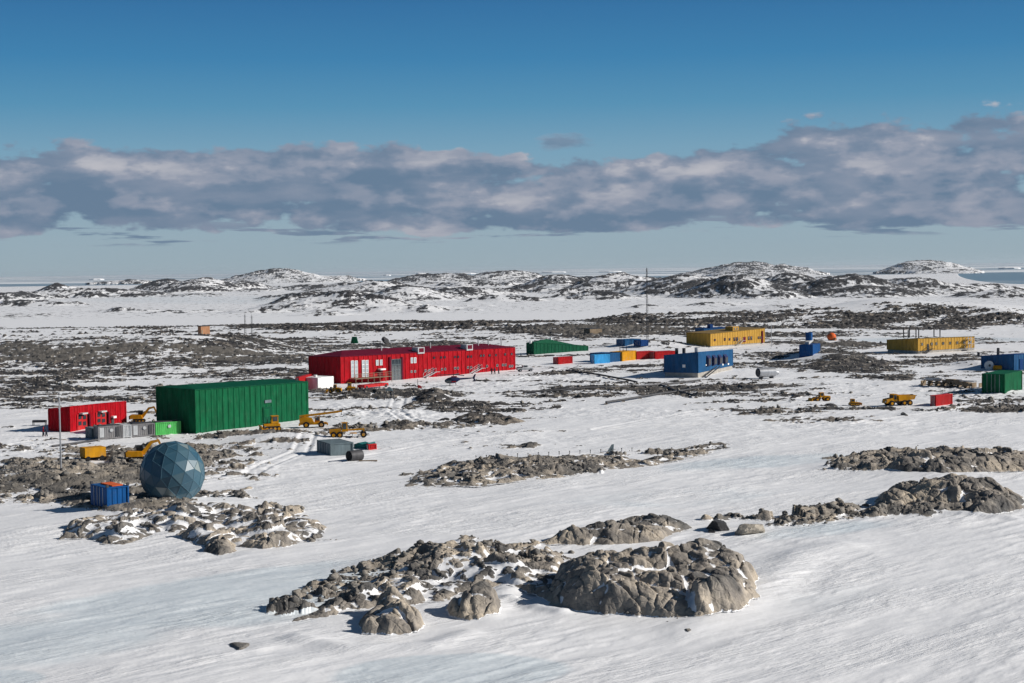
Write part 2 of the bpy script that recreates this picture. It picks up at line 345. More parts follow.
def plain(name, col, rough=0.6, metal=0.0, vary=0.12, dirt=0.0, scale=1.2, streak=True):
    mt, n, b = newmat(name)
    pos = n.new('ShaderNodeTexCoord').outputs['Object']
    v = n.noise(n.mapping(pos, scale=(1, 1, 0.25 if streak else 1)), scale, 5, 0.65)
    lo = tuple(c*(1-vary*1.6) for c in col); hi = tuple(min(1, c*(1+vary*1.3)) for c in col)
    c = n.mix(n.sstep(v, 0.3, 0.7), lo, hi)
    if dirt:
        w = n.noise(pos, 0.7, 6, 0.7)
        c = n.mix(n.math('MULTIPLY', n.sstep(w, 0.5, 0.75), dirt), c, (0.30, 0.28, 0.26))
    n.l.new(c, b.inputs['Base Color']); b.inputs['Roughness'].default_value = rough; b.inputs['Metallic'].default_value = metal; b.inputs['Specular IOR Level'].default_value = 0.06
    return mt

# ------------------------------------------------------------------ grid meshes
def grid_mesh(name, x, y, z, attrs, mat, keep=None, smooth=True):
    ny, nx = x.shape
    idx = np.arange(nx*ny, dtype=np.int32).reshape(ny, nx)
    q = np.stack([idx[:-1, :-1], idx[:-1, 1:], idx[1:, 1:], idx[1:, :-1]], -1).reshape(-1, 4)
    co = np.stack([x, y, z], -1).reshape(-1, 3).astype(np.float32)
    if keep is not None:
        k = keep.reshape(-1); fk = k[q].any(1); q = q[fk]
        used = np.unique(q); re = np.full(co.shape[0], -1, np.int32); re[used] = np.arange(len(used)); q = re[q]; co = co[used]
        attrs = {a: v.reshape(-1)[used] for a, v in attrs.items()}
    me = bpy.data.meshes.new(name)
    me.vertices.add(len(co)); me.vertices.foreach_set('co', co.ravel())
    me.loops.add(q.size); me.loops.foreach_set('vertex_index', q.ravel().astype(np.int32))
    me.polygons.add(len(q)); me.polygons.foreach_set('loop_start', np.arange(0, q.size, 4, dtype=np.int32))
    me.polygons.foreach_set('loop_total', np.full(len(q), 4, np.int32))
    me.polygons.foreach_set('use_smooth', np.full(len(q), smooth))
    me.update(calc_edges=True)
    for a, v in attrs.items():
        at_ = me.attributes.new(a, 'FLOAT', 'POINT'); at_.data.foreach_set('value', np.asarray(v, np.float32).ravel())
    me.materials.append(mat)
    o = bpy.data.objects.new(name, me); COL.objects.link(o); return o

def tag(o, label=None, cat=None, group=None, kind=None):
    if label: o['label'] = label
    if cat: o['category'] = cat
    if group: o['group'] = group
    if kind: o['kind'] = kind
    return o

CHURN = [(400, 415, 60, 13, .1, .55), (470, 386, 70, 8, 0, .35), (560, 378, 60, 8, 0, .35), (40, 446, 60, 8, -.08, .3), (830, 388, 70, 7, 0, .3), (960, 392, 50, 12, 0, .4), (340, 412, 30, 8, 0, .5),
         (620, 412, 120, 8, 0, .22), (250, 470, 90, 10, 0, .18), (500, 440, 120, 10, 0, .18), (800, 425, 160, 10, 0, .18), (700, 360, 80, 5, 0, .3)]
TRACKS = [[(150, 492), (240, 474), (330, 464), (430, 446), (560, 432), (700, 424), (860, 424), (1024, 414)], [(600, 430), (700, 412), (790, 404), (850, 398)],
          [(470, 436), (420, 428), (395, 412), (400, 398), (440, 388), (520, 380), (560, 368)], [(860, 424), (940, 412), (1000, 396), (1040, 390)], [(250, 474), (300, 452), (310, 436), (290, 430)], [(-20, 452), (40, 440), (70, 436)]]
def surface(x, y, full=True):
    """final terrain: height and attributes at any points"""
    zb = base_height(x, y)
    u, v = pix(x, y, zb)
    dens = rockmap(u, v)*(1-ss(y, 1000, 1500))
    a = fbm(x*0.36, y, 13.0, 6, 0.60, seed=11); b2 = fbm(x*0.8, y, 2.6, 3, 0.6, seed=31)
    wob = vnoise(x/35, y/35, 77)
    c2 = fbm(x*0.45, y*0.9, 4.5, 3, 0.6, seed=57, ridged=True)
    nn = 0.56+2.3*(0.52*a+0.24*b2)+0.36*wob-0.22*c2
    cover = dens-nn
    lev, cr = voro(x+0.8*b2, y+0.8*a, 2.3, 21, 0.8)
    kk = 1-0.48*ss(y, 150, 330)+0.7*ss(y, 520, 680)
    rh = np.clip(cover, -1, .6)*1.0*kk + (lev-0.45)*0.70*kk*ss(cover, -0.15, 0.2) - 0.2*kk*(1-ss(cr, 0, .12))
    far = ss(y, 450, 900)
    flat = ss(v, 425, 520)*(u < 240)            # trodden gravel pads round the dome are low
    rh = np.where((rh > 0) & (flat > 0), rh*(1-0.55*flat), rh)
    # snow surface
    xr = x*0.788+y*0.616; yr = -x*0.616+y*0.788
    sast = fbm(xr/3.2, yr, 1.5, 4, 0.55, seed=5)
    sr_ = fbm(xr/4.0+0.3*sast, yr, 2.3, 3, 0.5, seed=6, ridged=True)
    patch = ss(fbm(x, y, 24, 3, seed=15), -0.25, 0.25)
    zs = zb + (sast*0.075+patch*np.clip(sr_-.25, 0, 1)*0.17)*(1-0.6*ss(y, 250, 600)) + 0.20*fbm(xr/2.0, yr, 11, 3, seed=8)*(1-.7*ss(y, 300, 900))
    for (cu, cv, ru, rv, sl, amp) in CHURN:
        q_ = ((u-cu)/ru)**2+((v-cv-sl*(u-cu))/rv)**2; mk = q_ < 2.5
        if mk.any(): zs[mk] += amp*np.exp(-q_[mk]*1.3)*(fbm(x[mk], y[mk], 2.6, 3, 0.6, seed=201)+.15)
    if y.min() < 480:
        for tr_ in TRACKS:
            pts = [_flat(*p) for p in tr_]; xs_ = [p[0] for p in pts]; ys_ = [p[1] for p in pts]
            mk = (x > min(xs_)-4) & (x < max(xs_)+4) & (y > min(ys_)-4) & (y < max(ys_)+4)
            if not mk.any(): continue
            xn, yn = x[mk], y[mk]; dd = np.full(xn.shape, 1e9)
            for (x1, y1), (x2, y2) in zip(pts[:-1], pts[1:]):
                ex, ey = x2-x1, y2-y1; t_ = np.clip(((xn-x1)*ex+(yn-y1)*ey)/(ex*ex+ey*ey), 0, 1); dd = np.minimum(dd, np.hypot(xn-x1-t_*ex, yn-y1-t_*ey))
            zs[mk] += -0.09*np.exp(-((dd-1.0)/0.35)**2)+0.07*np.exp(-((dd-1.7)/0.35)**2)
    # distant islands
    hz = hills(x, y)
    m2 = ss(y, 1350, 1700)
    if m2.max() > 0:
        r1 = fbm(x, y, 170, 6, 0.58, seed=71, ridged=True); r2 = fbm(x, y, 60, 5, 0.6, seed=91); r3 = fbm(x*0.6, y, 420, 3, 0.5, seed=101)
        hmask = ss(hz, 0.6, 6)
        r4 = fbm(x*0.7, y, 20, 3, 0.6, seed=131, ridged=True)
        hh = hz*(0.86+0.22*r3) + hmask*(2.2+0.13*hz)*(0.55*r1+0.5*r2+0.32*r4) - 0.8
        land = hh*m2
        zs2 = np.maximum(zs*(1-m2)+0.7*m2, land-0.8)
        rr = hmask*(0.12+0.85*r2-0.22*r4+0.45*r3-0.08*ss(y, 4500, 5200)) - 0.22*(1-hmask) + 0.06*ss(hz, 8, 35)
        zr2 = zs2 + np.clip(rr, -1, 1)*9
        zs = zs2; rock2 = rr*0.9
    else:
        zr2 = zs; rock2 = cover*0
    zr = (zs+rh)*(1-m2) + zr2*m2
    rock = (zr-zs)
    rock = rock*(1-m2) + np.clip(rock2, -1, 1)*m2
    rock = np.where(dens < 0.02, np.where(y < 1350, -1, rock), rock)
    z = np.maximum(zs, np.where(rock > 0, zr, zs))
    # open water on the right
    wt = np.maximum(ss(1-((u-1030)/75)**2-((pix(x, y, x*0)[1]-274)/10.5)**2, 0, .3), 0)*(y > 2500)
    wt = wt*(hz < 6)
    z = z - wt*4.0
    z = z - 14*ss(y, 6900, 7600)*(hz < 10)
    grav = ss(cover, 0.05, 0.35)*ss(dens, 0.7, 0.85)
    return z, np.clip(rock, -1, 1), icemap(u, v), grav, cover
import time; T0 = time.time()
cols = np.concatenate([-np.geomspace(1.3, 0.425, 24)[:-1], np.linspace(-0.42, 0.42, 1250), np.geomspace(0.425, 1.3, 24)[1:]])
yy = np.concatenate([np.geomspace(15, 84, 60)[:-1], np.geomspace(84, 7700, 1950)])
TY, TX = np.meshgrid(yy, cols, indexing='ij'); TX = TX*(TY+0.0)
tz = np.empty_like(TX); tr = np.empty_like(TX); ti = np.empty_like(TX); tg = np.empty_like(TX)
for k in range(0, len(yy), 250):
    s_ = slice(k, k+250)
    tz[s_], tr[s_], ti[s_], tg[s_], _ = surface(TX[s_], TY[s_])
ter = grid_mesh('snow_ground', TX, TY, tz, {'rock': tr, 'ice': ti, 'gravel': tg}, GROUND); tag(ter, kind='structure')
print('terrain', time.time()-T0)

# sea with pack ice
def sea_material():
    mt, n, b = newmat('sea')
    pos = n.new('ShaderNodeNewGeometry').outputs['Position']
    a = n.noise(n.mapping(pos, scale=(1, 2.2, 1)), 0.0007, 7, 0.6, 0.4); c = n.noise(n.mapping(pos, scale=(1, 3, 1)), 0.00012, 5, 0.6)
    s = n.math('MULTIPLY_ADD', c, 0.75, n.math('MULTIPLY', a, 0.5))
    yv = n.new('ShaderNodeSeparateXYZ'); n.l.new(pos, yv.inputs[0])
    s = n.math('SUBTRACT', s, n.math('MULTIPLY', n.sstep(yv.outputs[1], 9000, 5500), 0.16))
    f = n.sstep(s, 0.56, 0.66)
    n.l.new(n.mix(f, (0.15, 0.22, 0.26), (0.70, 0.73, 0.76)), b.inputs['Base Color'])
    n.l.new(n.mix(f, (0.35,)*3, (0.7,)*3), b.inputs['Roughness'])
    return mt
bm = bmesh.new(); bmesh.ops.create_circle(bm, cap_ends=True, segments=96, radius=90000)
me = bpy.data.meshes.new('sea'); bm.to_mesh(me); bm.free(); me.materials.append(sea_material())
so = bpy.data.objects.new('sea', me); COL.objects.link(so); tag(so, kind='structure')

# ------------------------------------------------------------------ rock outcrops in the foreground
def polydist(px, py, poly):
    d = np.full(px.shape, 1e9); ins = np.zeros(px.shape, bool); n = len(poly)
    for i in range(n):
        x1, y1 = poly[i]; x2, y2 = poly[(i+1) % n]
        ex, ey = x2-x1, y2-y1; L = ex*ex+ey*ey+1e-9
        t_ = np.clip(((px-x1)*ex+(py-y1)*ey)/L, 0, 1)
        d = np.minimum(d, np.hypot(px-x1-t_*ex, py-y1-t_*ey))
        c = ((y1 > py) != (y2 > py)) & (px < (x2-x1)*(py-y1)/(y2-y1+1e-12)+x1)
        ins ^= c
    return np.where(ins, d, -d)
def blur(a, r):
    for ax in (0, 1):
        c = np.cumsum(np.pad(a, [(r+1, r) if i == ax else (0, 0) for i in (0, 1)], mode='edge'), axis=ax)
        n_ = a.shape[ax]
        hi = np.take(c, range(2*r+1, 2*r+1+n_), axis=ax) if False else (c[2*r+1:] if ax == 0 else c[:, 2*r+1:])
        lo_ = (c[:-(2*r+1)] if ax == 0 else c[:, :-(2*r+1)])
        a = (hi-lo_)/(2*r+1)
    return a
def outcrop(label, poly, h, res=0.07, seed=1, broken=0.3, steep=1.1, block=1.6, lift=0.6, cuts=0.2, snow=0.0, smr=2):
    vm = max(p[1] for p in poly); vn = min(p[1] for p in poly)
    pts = []
    for (u, v) in poly:
        tt = (vm-v)/max(1, vm-vn)
        p = at(u, v, gz(*at(u, v).xy)+h*lift*tt); pts.append((p.x, p.y))
    xs = [p[0] for p in pts]; ys = [p[1] for p in pts]
    pad = 0.8
    gx = np.arange(min(xs)-pad, max(xs)+pad, res); gy = np.arange(min(ys)-pad, max(ys)+pad, res*1.15)
    x, y = np.meshgrid(gx, gy)
    w1 = fbm(x, y, 2.2, 4, 0.6, seed=seed); w2 = fbm(x, y, 2.2, 4, 0.6, seed=seed+40)
    d = polydist(x+w1*0.7, y+w2*0.7, pts)
    dm = max(d.max(), .5)
    prof = 1-np.exp(-np.clip(d, 0, None)/steep)
    prof = prof*(0.82+0.18*np.clip(d/dm, 0, 1))
    big = fbm(x, y, 6.0, 3, 0.5, seed=seed+3)
    l1, c1 = voro(x+w1*0.7, y+w2*0.7, block*1.9, seed+1, 0.9)
    l2, c2 = voro(x+w2*0.35, y+w1*0.35, block*0.75, seed+2, 1.0)
    f = fbm(x, y, 0.7, 5, 0.62, seed=seed+8)
    hh = h*prof*(0.80+0.30*big) + prof*((l1-0.5)*0.62*block*0.80 + (l2-0.5)*0.17*block*0.8)*(0.75+broken)
    hh -= prof*(0.30*(1-ss(c1, 0, .08))+0.16*(1-ss(c2, 0, .12)))*block
    hh += f*0.045*(prof > 0.02); rg = fbm(x+w1, y+w2, 4.2, 3, 0.5, seed=seed+60, ridged=True); hh += prof*h*0.22*(rg-.3)
    if broken > 0: hh -= broken*h*0.85*ss(fbm(x, y, 3.0, 4, 0.6, seed=seed+20), 0.02, 0.42)
    hh = 0.6*hh+0.4*blur(blur(hh, smr), smr)
    hh = np.where(d > 0, hh, d*1.5-0.3)
    zb, rk, ic, gr_, cv = surface(x, y)
    zb = base_height(x, y)
    rz = zb + hh
    r_ = max(2, int(0.55/res)); sm = blur(blur(hh, r_), r_)
    fill = sm - cuts + 0.24*fbm(x, y, 2.2, 3, seed=seed+30) + 0.22*snow
    fill = np.where(d > 0.0, fill, -1)
    edge = 0.03+0.10*fbm(x, y, 2.5, 3, seed=seed+33)
    fill = np.maximum(fill, edge)
    rock = (hh-fill)
    z = zb + np.maximum(hh, fill)
    z = np.where(d < -0.55, zb-0.3, z)
    keep = (hh > edge-0.25) | (d > 0.1)
    o = grid_mesh('rock_outcrop', x, y, z, {'rock': np.clip(rock*2.0, -1, 1), 'ice': ic*0, 'gravel': gr_*0}, GROUND, keep=keep)
    # origin at its middle
    c = Vector((sum(xs)/len(xs), sum(ys)/len(ys), 23.0)); o.data.transform(Matrix.Translation(-c)); o.location = c
    return tag(o, label, 'rock outcrop')
OUT = [
 ("largest foreground outcrop, a broad brown dome of cracked bedrock ringed by a wind scoop",
  [(548, 598), (546, 578), (556, 558), (590, 548), (640, 545), (700, 547), (735, 550), (756, 562), (758, 580), (744, 600), (728, 608), (700, 616), (665, 618), (610, 613), (570, 606)], 3.1, dict(seed=3, broken=0.08, steep=1.0, block=2.4, lift=.75, cuts=.13)),
 ("flat brown outcrop on the snow just behind the large cracked dome",
  [(536, 544), (560, 531), (600, 520), (630, 512), (668, 512), (695, 521), (672, 530), (662, 541), (610, 546), (570, 545)], 1.6, dict(seed=13, broken=0.15, steep=1.2, block=1.7, cuts=.12)),
 ("steep striped crag with snow in its cracks at the lower left foreground",
  [(361, 633), (360, 612), (376, 590), (405, 586), (424, 612), (421, 628), (408, 634), (385, 635)], 2.0, dict(seed=27, broken=0.16, steep=0.45, block=2.2, cuts=.10, lift=.9)),
 ("rounded crag with slanting cracks above a snow hollow, left of the dome",
  [(448, 614), (447, 600), (462, 584), (492, 578), (503, 588), (500, 606), (480, 620), (462, 620)], 1.8, dict(seed=37, broken=0.12, steep=0.5, block=2.4, cuts=.14, lift=.9)),
 ("long broken band of grey rock stretching left from the large dome",
  [(288, 624), (320, 606), (358, 588), (392, 566), (440, 548), (500, 543), (565, 548), (560, 600), (505, 580), (460, 590), (440, 600), (420, 602), (375, 606), (340, 614)], 1.05, dict(seed=43, broken=0.62, steep=0.8, block=1.2, cuts=.0)),
 ("knobbly brown outcrop at the right edge in front of the flatter one",
  [(872, 504), (878, 492), (900, 482), (930, 478), (960, 482), (990, 488), (1022, 492), (1024, 506), (1000, 514), (975, 514), (960, 504), (930, 503), (900, 507)], 2.3, dict(seed=53, broken=0.10, steep=0.9, block=2.0)),
 ("flat topped outcrop at the right edge behind the knobbly one",
  [(884, 466), (905, 453), (940, 446), (985, 447), (1034, 449), (1036, 470), (985, 472), (940, 474), (905, 471)], 1.5, dict(seed=63, broken=0.25, steep=1.3, block=1.8, res=.09)),
 ("thin tongue of stones pointing left from the right hand outcrops",
  [(826, 464), (850, 452), (892, 448), (888, 462), (850, 466)], 1.0, dict(seed=73, broken=0.3, steep=1.0, block=1.3, res=.09)),
 ("jumbled grey rock shelf below the geodesic dome and blue container",
  [(58, 538), (72, 516), (110, 508), (150, 503), (210, 501), (255, 508), (300, 519), (326, 524), (322, 536), (290, 546), (262, 550), (235, 546), (210, 553), (200, 545), (165, 528), (125, 545), (100, 543), (85, 536)], 1.15, dict(seed=83, broken=0.42, steep=0.8, block=1.6, res=.07, cuts=.0)),
 ("solitary rounded rocks at the end of the shelf right of the geodesic dome",
  [(203, 552), (206, 540), (226, 534), (238, 541), (234, 552), (220, 556)], 1.3, dict(seed=93, broken=0.0, steep=0.6, block=1.2)),
 ("long low strip of rubbly rock in the middle of the snowfield",
  [(402, 487), (420, 471), (450, 463), (520, 458), (600, 454), (640, 459), (690, 450), (712, 451), (660, 464), (560, 477), (480, 487)], 0.5, dict(seed=103, broken=0.5, steep=1.0, block=0.9, res=.11, cuts=.08)),
 ("smooth pale hump of rock in front of the long red building",
  [(412, 403), (418, 391), (440, 387), (456, 396), (450, 405)], 1.0, dict(seed=113, broken=0.0, steep=2.0, block=2.6, res=.16)),
 ("dark rock ledge on the snow below the pale hump and helicopter",
  [(446, 420), (470, 411), (500, 413), (526, 421), (505, 426), (470, 424)], 0.7, dict(seed=123, broken=0.4, steep=1.0, block=1.2, res=.16)),
]
for lab, poly, h, kw in OUT:
    outcrop(lab, poly, h, **kw)
print('outcrops', time.time()-T0)

# ------------------------------------------------------------------ boulders
RNG = np.random.RandomState(7)
def rock_shape(seed, sub=2, flat=0.6):
    r = random.Random(seed); bm = bmesh.new(); bmesh.ops.create_icosphere(bm, subdivisions=sub, radius=1.0)
    pl = []
    for i in range(9):
        nrm = Vector((r.gauss(0, 1), r.gauss(0, 1), r.gauss(0, 1))).normalized(); pl.append((nrm, r.uniform(0.45, 0.85)))
    st = Vector((r.uniform(.8, 1.35), r.uniform(.7, 1.1), flat*r.uniform(.8, 1.2)))
    for v in bm.verts:
        for nrm, dd in pl:
            k = v.co.dot(nrm)
            if k > dd: v.co -= nrm*(k-dd)
        v.co = Vector((v.co.x*st.x, v.co.y*st.y, v.co.z*st.z)) * (1+r.uniform(-.05, .05))
    me = bpy.data.meshes.new('boulder'); bm.to_mesh(me); bm.free(); return me
def boulder_mat(name, lo, hi):
    mt, n, b = newmat(name)
    pos = n.new('ShaderNodeNewGeometry').outputs['Position']
    v = n.noise(pos, 0.8, 6, 0.68); f = n.noise(pos, 4.5, 6, 0.7)
    c = n.mix(n.sstep(v, 0.3, 0.7), lo, hi); c = n.mix(1.0, c, n.ramp(f, [(0.3, 0.55), (0.55, 1.0), (0.75, 1.4)]), 'MULTIPLY')
    n.l.new(c, b.inputs['Base Color']); b.inputs['Roughness'].default_value = 0.85
    bp = n.new('ShaderNodeBump'); bp.inputs['Distance'].default_value = .15; bp.inputs['Strength'].default_value = .8; n.l.new(f, bp.inputs['Height']); n.l.new(bp.outputs[0], b.inputs['Normal'])
    return mt
BM = boulder_mat('boulder_grey', (0.11, 0.105, 0.10), (0.32, 0.29, 0.25))
BMD = boulder_mat('boulder_black', (0.018, 0.019, 0.022), (0.05, 0.05, 0.055))
BMT = boulder_mat('boulder_tan', (0.24, 0.215, 0.18), (0.42, 0.375, 0.31))
# fields of rubble that no one could count: one mesh
def rubble():
    protos = []
    for i in range(10):
        me = rock_shape(100+i, 1); n_ = len(me.vertices); co = np.empty(n_*3, np.float32); me.vertices.foreach_get('co', co)
        f = np.array([p.vertices[:] for p in me.polygons], np.int32); protos.append((co.reshape(-1, 3), f)); bpy.data.meshes.remove(me)
    N = 420000
    lo, hi = math.log(92), math.log(760)
    Yr = np.exp(RNG.uniform(lo, hi, N)); Xr = Yr*RNG.uniform(-.37, .37, N)
    z, rk, ic, g, cv = surface(Xr, Yr)
    zb = base_height(Xr, Yr); u, v = pix(Xr, Yr, zb); dens = rockmap(u, v)
    p = ss(cv, -0.16, 0.15)*(dens > .15)*0.30
    p = p*(1-0.6*g)
    k = RNG.uniform(0, 1, N) < p
    Xr, Yr, z, cv = Xr[k], Yr[k], z[k], cv[k]
    if len(Xr) > 26000: Xr, Yr, z, cv = Xr[:26000], Yr[:26000], z[:26000], cv[:26000]
    nn = len(Xr); size = 0.13*(RNG.uniform(0.02, 1, nn)**-0.55); size = np.clip(size, .13, .85)*(0.64)
    size = size*(0.75+0.5*ss(cv, -.2, .2))
    vs = []; fs = []; off = 0
    pid = RNG.randint(0, 10, nn); ang = RNG.uniform(0, 6.28, nn)
    for q in range(10):
        co, f = protos[q]; sel = np.where(pid == q)[0]; c, s = np.cos(ang[sel]), np.sin(ang[sel])
        X = (co[None, :, 0]*c[:, None]-co[None, :, 1]*s[:, None])*size[sel, None]+Xr[sel, None]
        Y_ = (co[None, :, 0]*s[:, None]+co[None, :, 1]*c[:, None])*size[sel, None]+Yr[sel, None]
        Z_ = (co[None, :, 2]+0.15)*size[sel, None]+z[sel, None]
        vs.append(np.stack([X, Y_, Z_], -1).reshape(-1, 3))
        fs.append((f[None]+(np.arange(len(sel))*len(co))[:, None, None]+off).reshape(-1, 3)); off += len(sel)*len(co)
    V_ = np.concatenate(vs).astype(np.float32); Fc = np.concatenate(fs).astype(np.int32)
    me = bpy.data.meshes.new('rubble'); me.vertices.add(len(V_)); me.vertices.foreach_set('co', V_.ravel())
    me.loops.add(Fc.size); me.loops.foreach_set('vertex_index', Fc.ravel()); me.polygons.add(len(Fc))
    me.polygons.foreach_set('loop_start', np.arange(0, Fc.size, 3, dtype=np.int32)); me.polygons.foreach_set('loop_total', np.full(len(Fc), 3, np.int32))
    me.update(calc_edges=True); me.materials.append(BM)
    o = bpy.data.objects.new('rubble', me); COL.objects.link(o)
    print('rubble count', nn)
    return tag(o, 'loose grey stones and rubble scattered over the bare ground and snow', 'rubble', kind='stuff')
rubble()
print('rubble', time.time()-T0)
def boulder(u, v, w_px, label, mat=BM, flat=0.6, seed=1, group=None, sub=3):
    p = at(u, v); D = p.y; s = w_px/F*D/2.1
    me = rock_shape(seed, sub, flat); me.materials.append(mat)
    o = bpy.data.objects.new('boulder', me); COL.objects.link(o)
    o.scale = (s, s, s); o.location = (p.x, p.y+s*.5, p.z+flat*s*0.35); o.rotation_euler = (0, 0, (seed*1.7) % 6.28)
    return tag(o, label, 'boulder', group)
boulder(718, 531, 25, 'near-black boulder standing left of the tan boulder behind the large dome outcrop', BMD, .8, 5)
boulder(712, 533, 9, 'small black stone at the left foot of the near-black boulder', BMD, .7, 6)
boulder(751, 535, 40, 'wide tan grey boulder right of the near-black boulder behind the large dome outcrop', BMT, .5, 8)
boulder(385, 344.6, 10, 'round dark boulder on the snow behind the red building roof', BMD, .9, 9).location.z += 1.0
boulder(858, 410.5, 1, 'x', BM) if False else None
boulder(905, 416, 9, 'grey boulder alone on the snow in front of the yellow dump truck', BM, .6, 10)
boulder(922, 411, 6, 'smaller grey boulder on the snow between dump truck and red container', BM, .6, 11)
boulder(843, 421, 5, 'small dark stone on open snow below the small yellow loader', BM, .6, 12)
boulder(688, 631, 10, 'flat stone lying on the snow below the large dome outcrop', BM, .35, 14)
boulder(238, 650, 34, 'flat dark rock slab alone on the snow near the lower left corner', BM, .22, 16)
# ------------------------------------------------------------------ object helpers
class MB:
    def __init__(s): s.v = []; s.f = []
    def add(s, vs, fs):
        o = len(s.v); s.v += [tuple(v) for v in vs]; s.f += [tuple(i+o for i in f) for f in fs]; return s
    def box(s, x0, x1, y0, y1, z0, z1, m=None):
        vs = [Vector((x, y, z)) for z in (z0, z1) for (x, y) in ((x0, y0), (x1, y0), (x1, y1), (x0, y1))]
        if m: vs = [m @ v for v in vs]
        return s.add(vs, [(3, 2, 1, 0), (4, 5, 6, 7), (0, 1, 5, 4), (1, 2, 6, 5), (2, 3, 7, 6), (3, 0, 4, 7)])
    def cyl(s, p0, p1, r, n=12, r1=None, cap=True):
        p0 = Vector(p0); p1 = Vector(p1); r1 = r if r1 is None else r1
        q = (p1-p0).to_track_quat('Z', 'Y'); vs = []
        for p, rr in ((p0, r), (p1, r1)):
            for i in range(n):
                a = 2*math.pi*i/n; vs.append(p+q @ Vector((rr*math.cos(a), rr*math.sin(a), 0)))
        fs = [(i, (i+1) % n, n+(i+1) % n, n+i) for i in range(n)]
        if cap: fs += [tuple(reversed(range(n))), tuple(range(n, 2*n))]
        return s.add(vs, fs)
    def bar(s, p0, p1, w, h=None):
        p0 = Vector(p0); p1 = Vector(p1); h = h or w; q = (p1-p0).to_track_quat('Z', 'Y'); L = (p1-p0).length
        m = Matrix.Translation(p0) @ q.to_matrix().to_4x4()
        return s.box(-w/2, w/2, -h/2, h/2, 0, L, m)
    def prism(s, pts, y0, y1, taper=0.0):
        """side profile in x,z extruded along y"""
        n = len(pts); vs = [(x, y0, z) for x, z in pts]+[(x, y1, z) for x, z in pts]
        ar = sum(pts[i][0]*pts[(i+1) % n][1]-pts[(i+1) % n][0]*pts[i][1] for i in range(n))
        fs = [tuple(range(n)), tuple(reversed(range(n, 2*n)))]+[(i, n+i, n+(i+1) % n, (i+1) % n) for i in range(n)]
        if ar < 0: fs = [tuple(reversed(f)) for f in fs]
        return s.add(vs, fs)
    def rings(s, rings, cap=True):
        n = len(rings[0]); vs = [p for r in rings for p in r]; fs = []
        for k in range(len(rings)-1):
            for i in range(n): fs.append((k*n+i, k*n+(i+1) % n, (k+1)*n+(i+1) % n, (k+1)*n+i))
        if cap: fs += [tuple(reversed(range(n))), tuple(range((len(rings)-1)*n, len(rings)*n))]
        return s.add(vs, fs)
    def build(s, name, mat, parent=None, label=None, bevel=0, smooth=False):
        me = bpy.data.meshes.new(name); me.from_pydata(s.v, [], s.f)
        bm = bmesh.new(); bm.from_mesh(me); bmesh.ops.recalc_face_normals(bm, faces=bm.faces)
        if bevel: bmesh.ops.bevel(bm, geom=bm.edges[:], offset=bevel, segments=2, affect='EDGES', clamp_overlap=True)
        bm.to_mesh(me); bm.free()
        if smooth:
            me.polygons.foreach_set('use_smooth', [True]*len(me.polygons))
            try: me.set_sharp_from_angle(angle=math.radians(40))
            except Exception: pass
        me.materials.append(mat); o = bpy.data.objects.new(name, me); COL.objects.link(o)
        if parent: o.parent = parent
        if label: o['label'] = label
        return o
def thing(name, label, cat, loc=(0, 0, 0), rz=0, group=None, s=1.0):
    o = bpy.data.objects.new(name, None); COL.objects.link(o); o.location = loc; o.rotation_euler = (0, 0, rz); o.scale = (s, s, s)
    return tag(o, label, cat, group)
def dup(root, loc, rz, label, group=None, s=None):
    def cp(o, par):
        c = o.copy(); COL.objects.link(c); c.parent = par
        for ch in list(o.children): cp(ch, c)
        return c
    r = cp(root, None); r.location = loc; r.rotation_euler = (0, 0, rz); r['label'] = label
    if s: r.scale = (s, s, s)
    if group: r['group'] = group
    return r

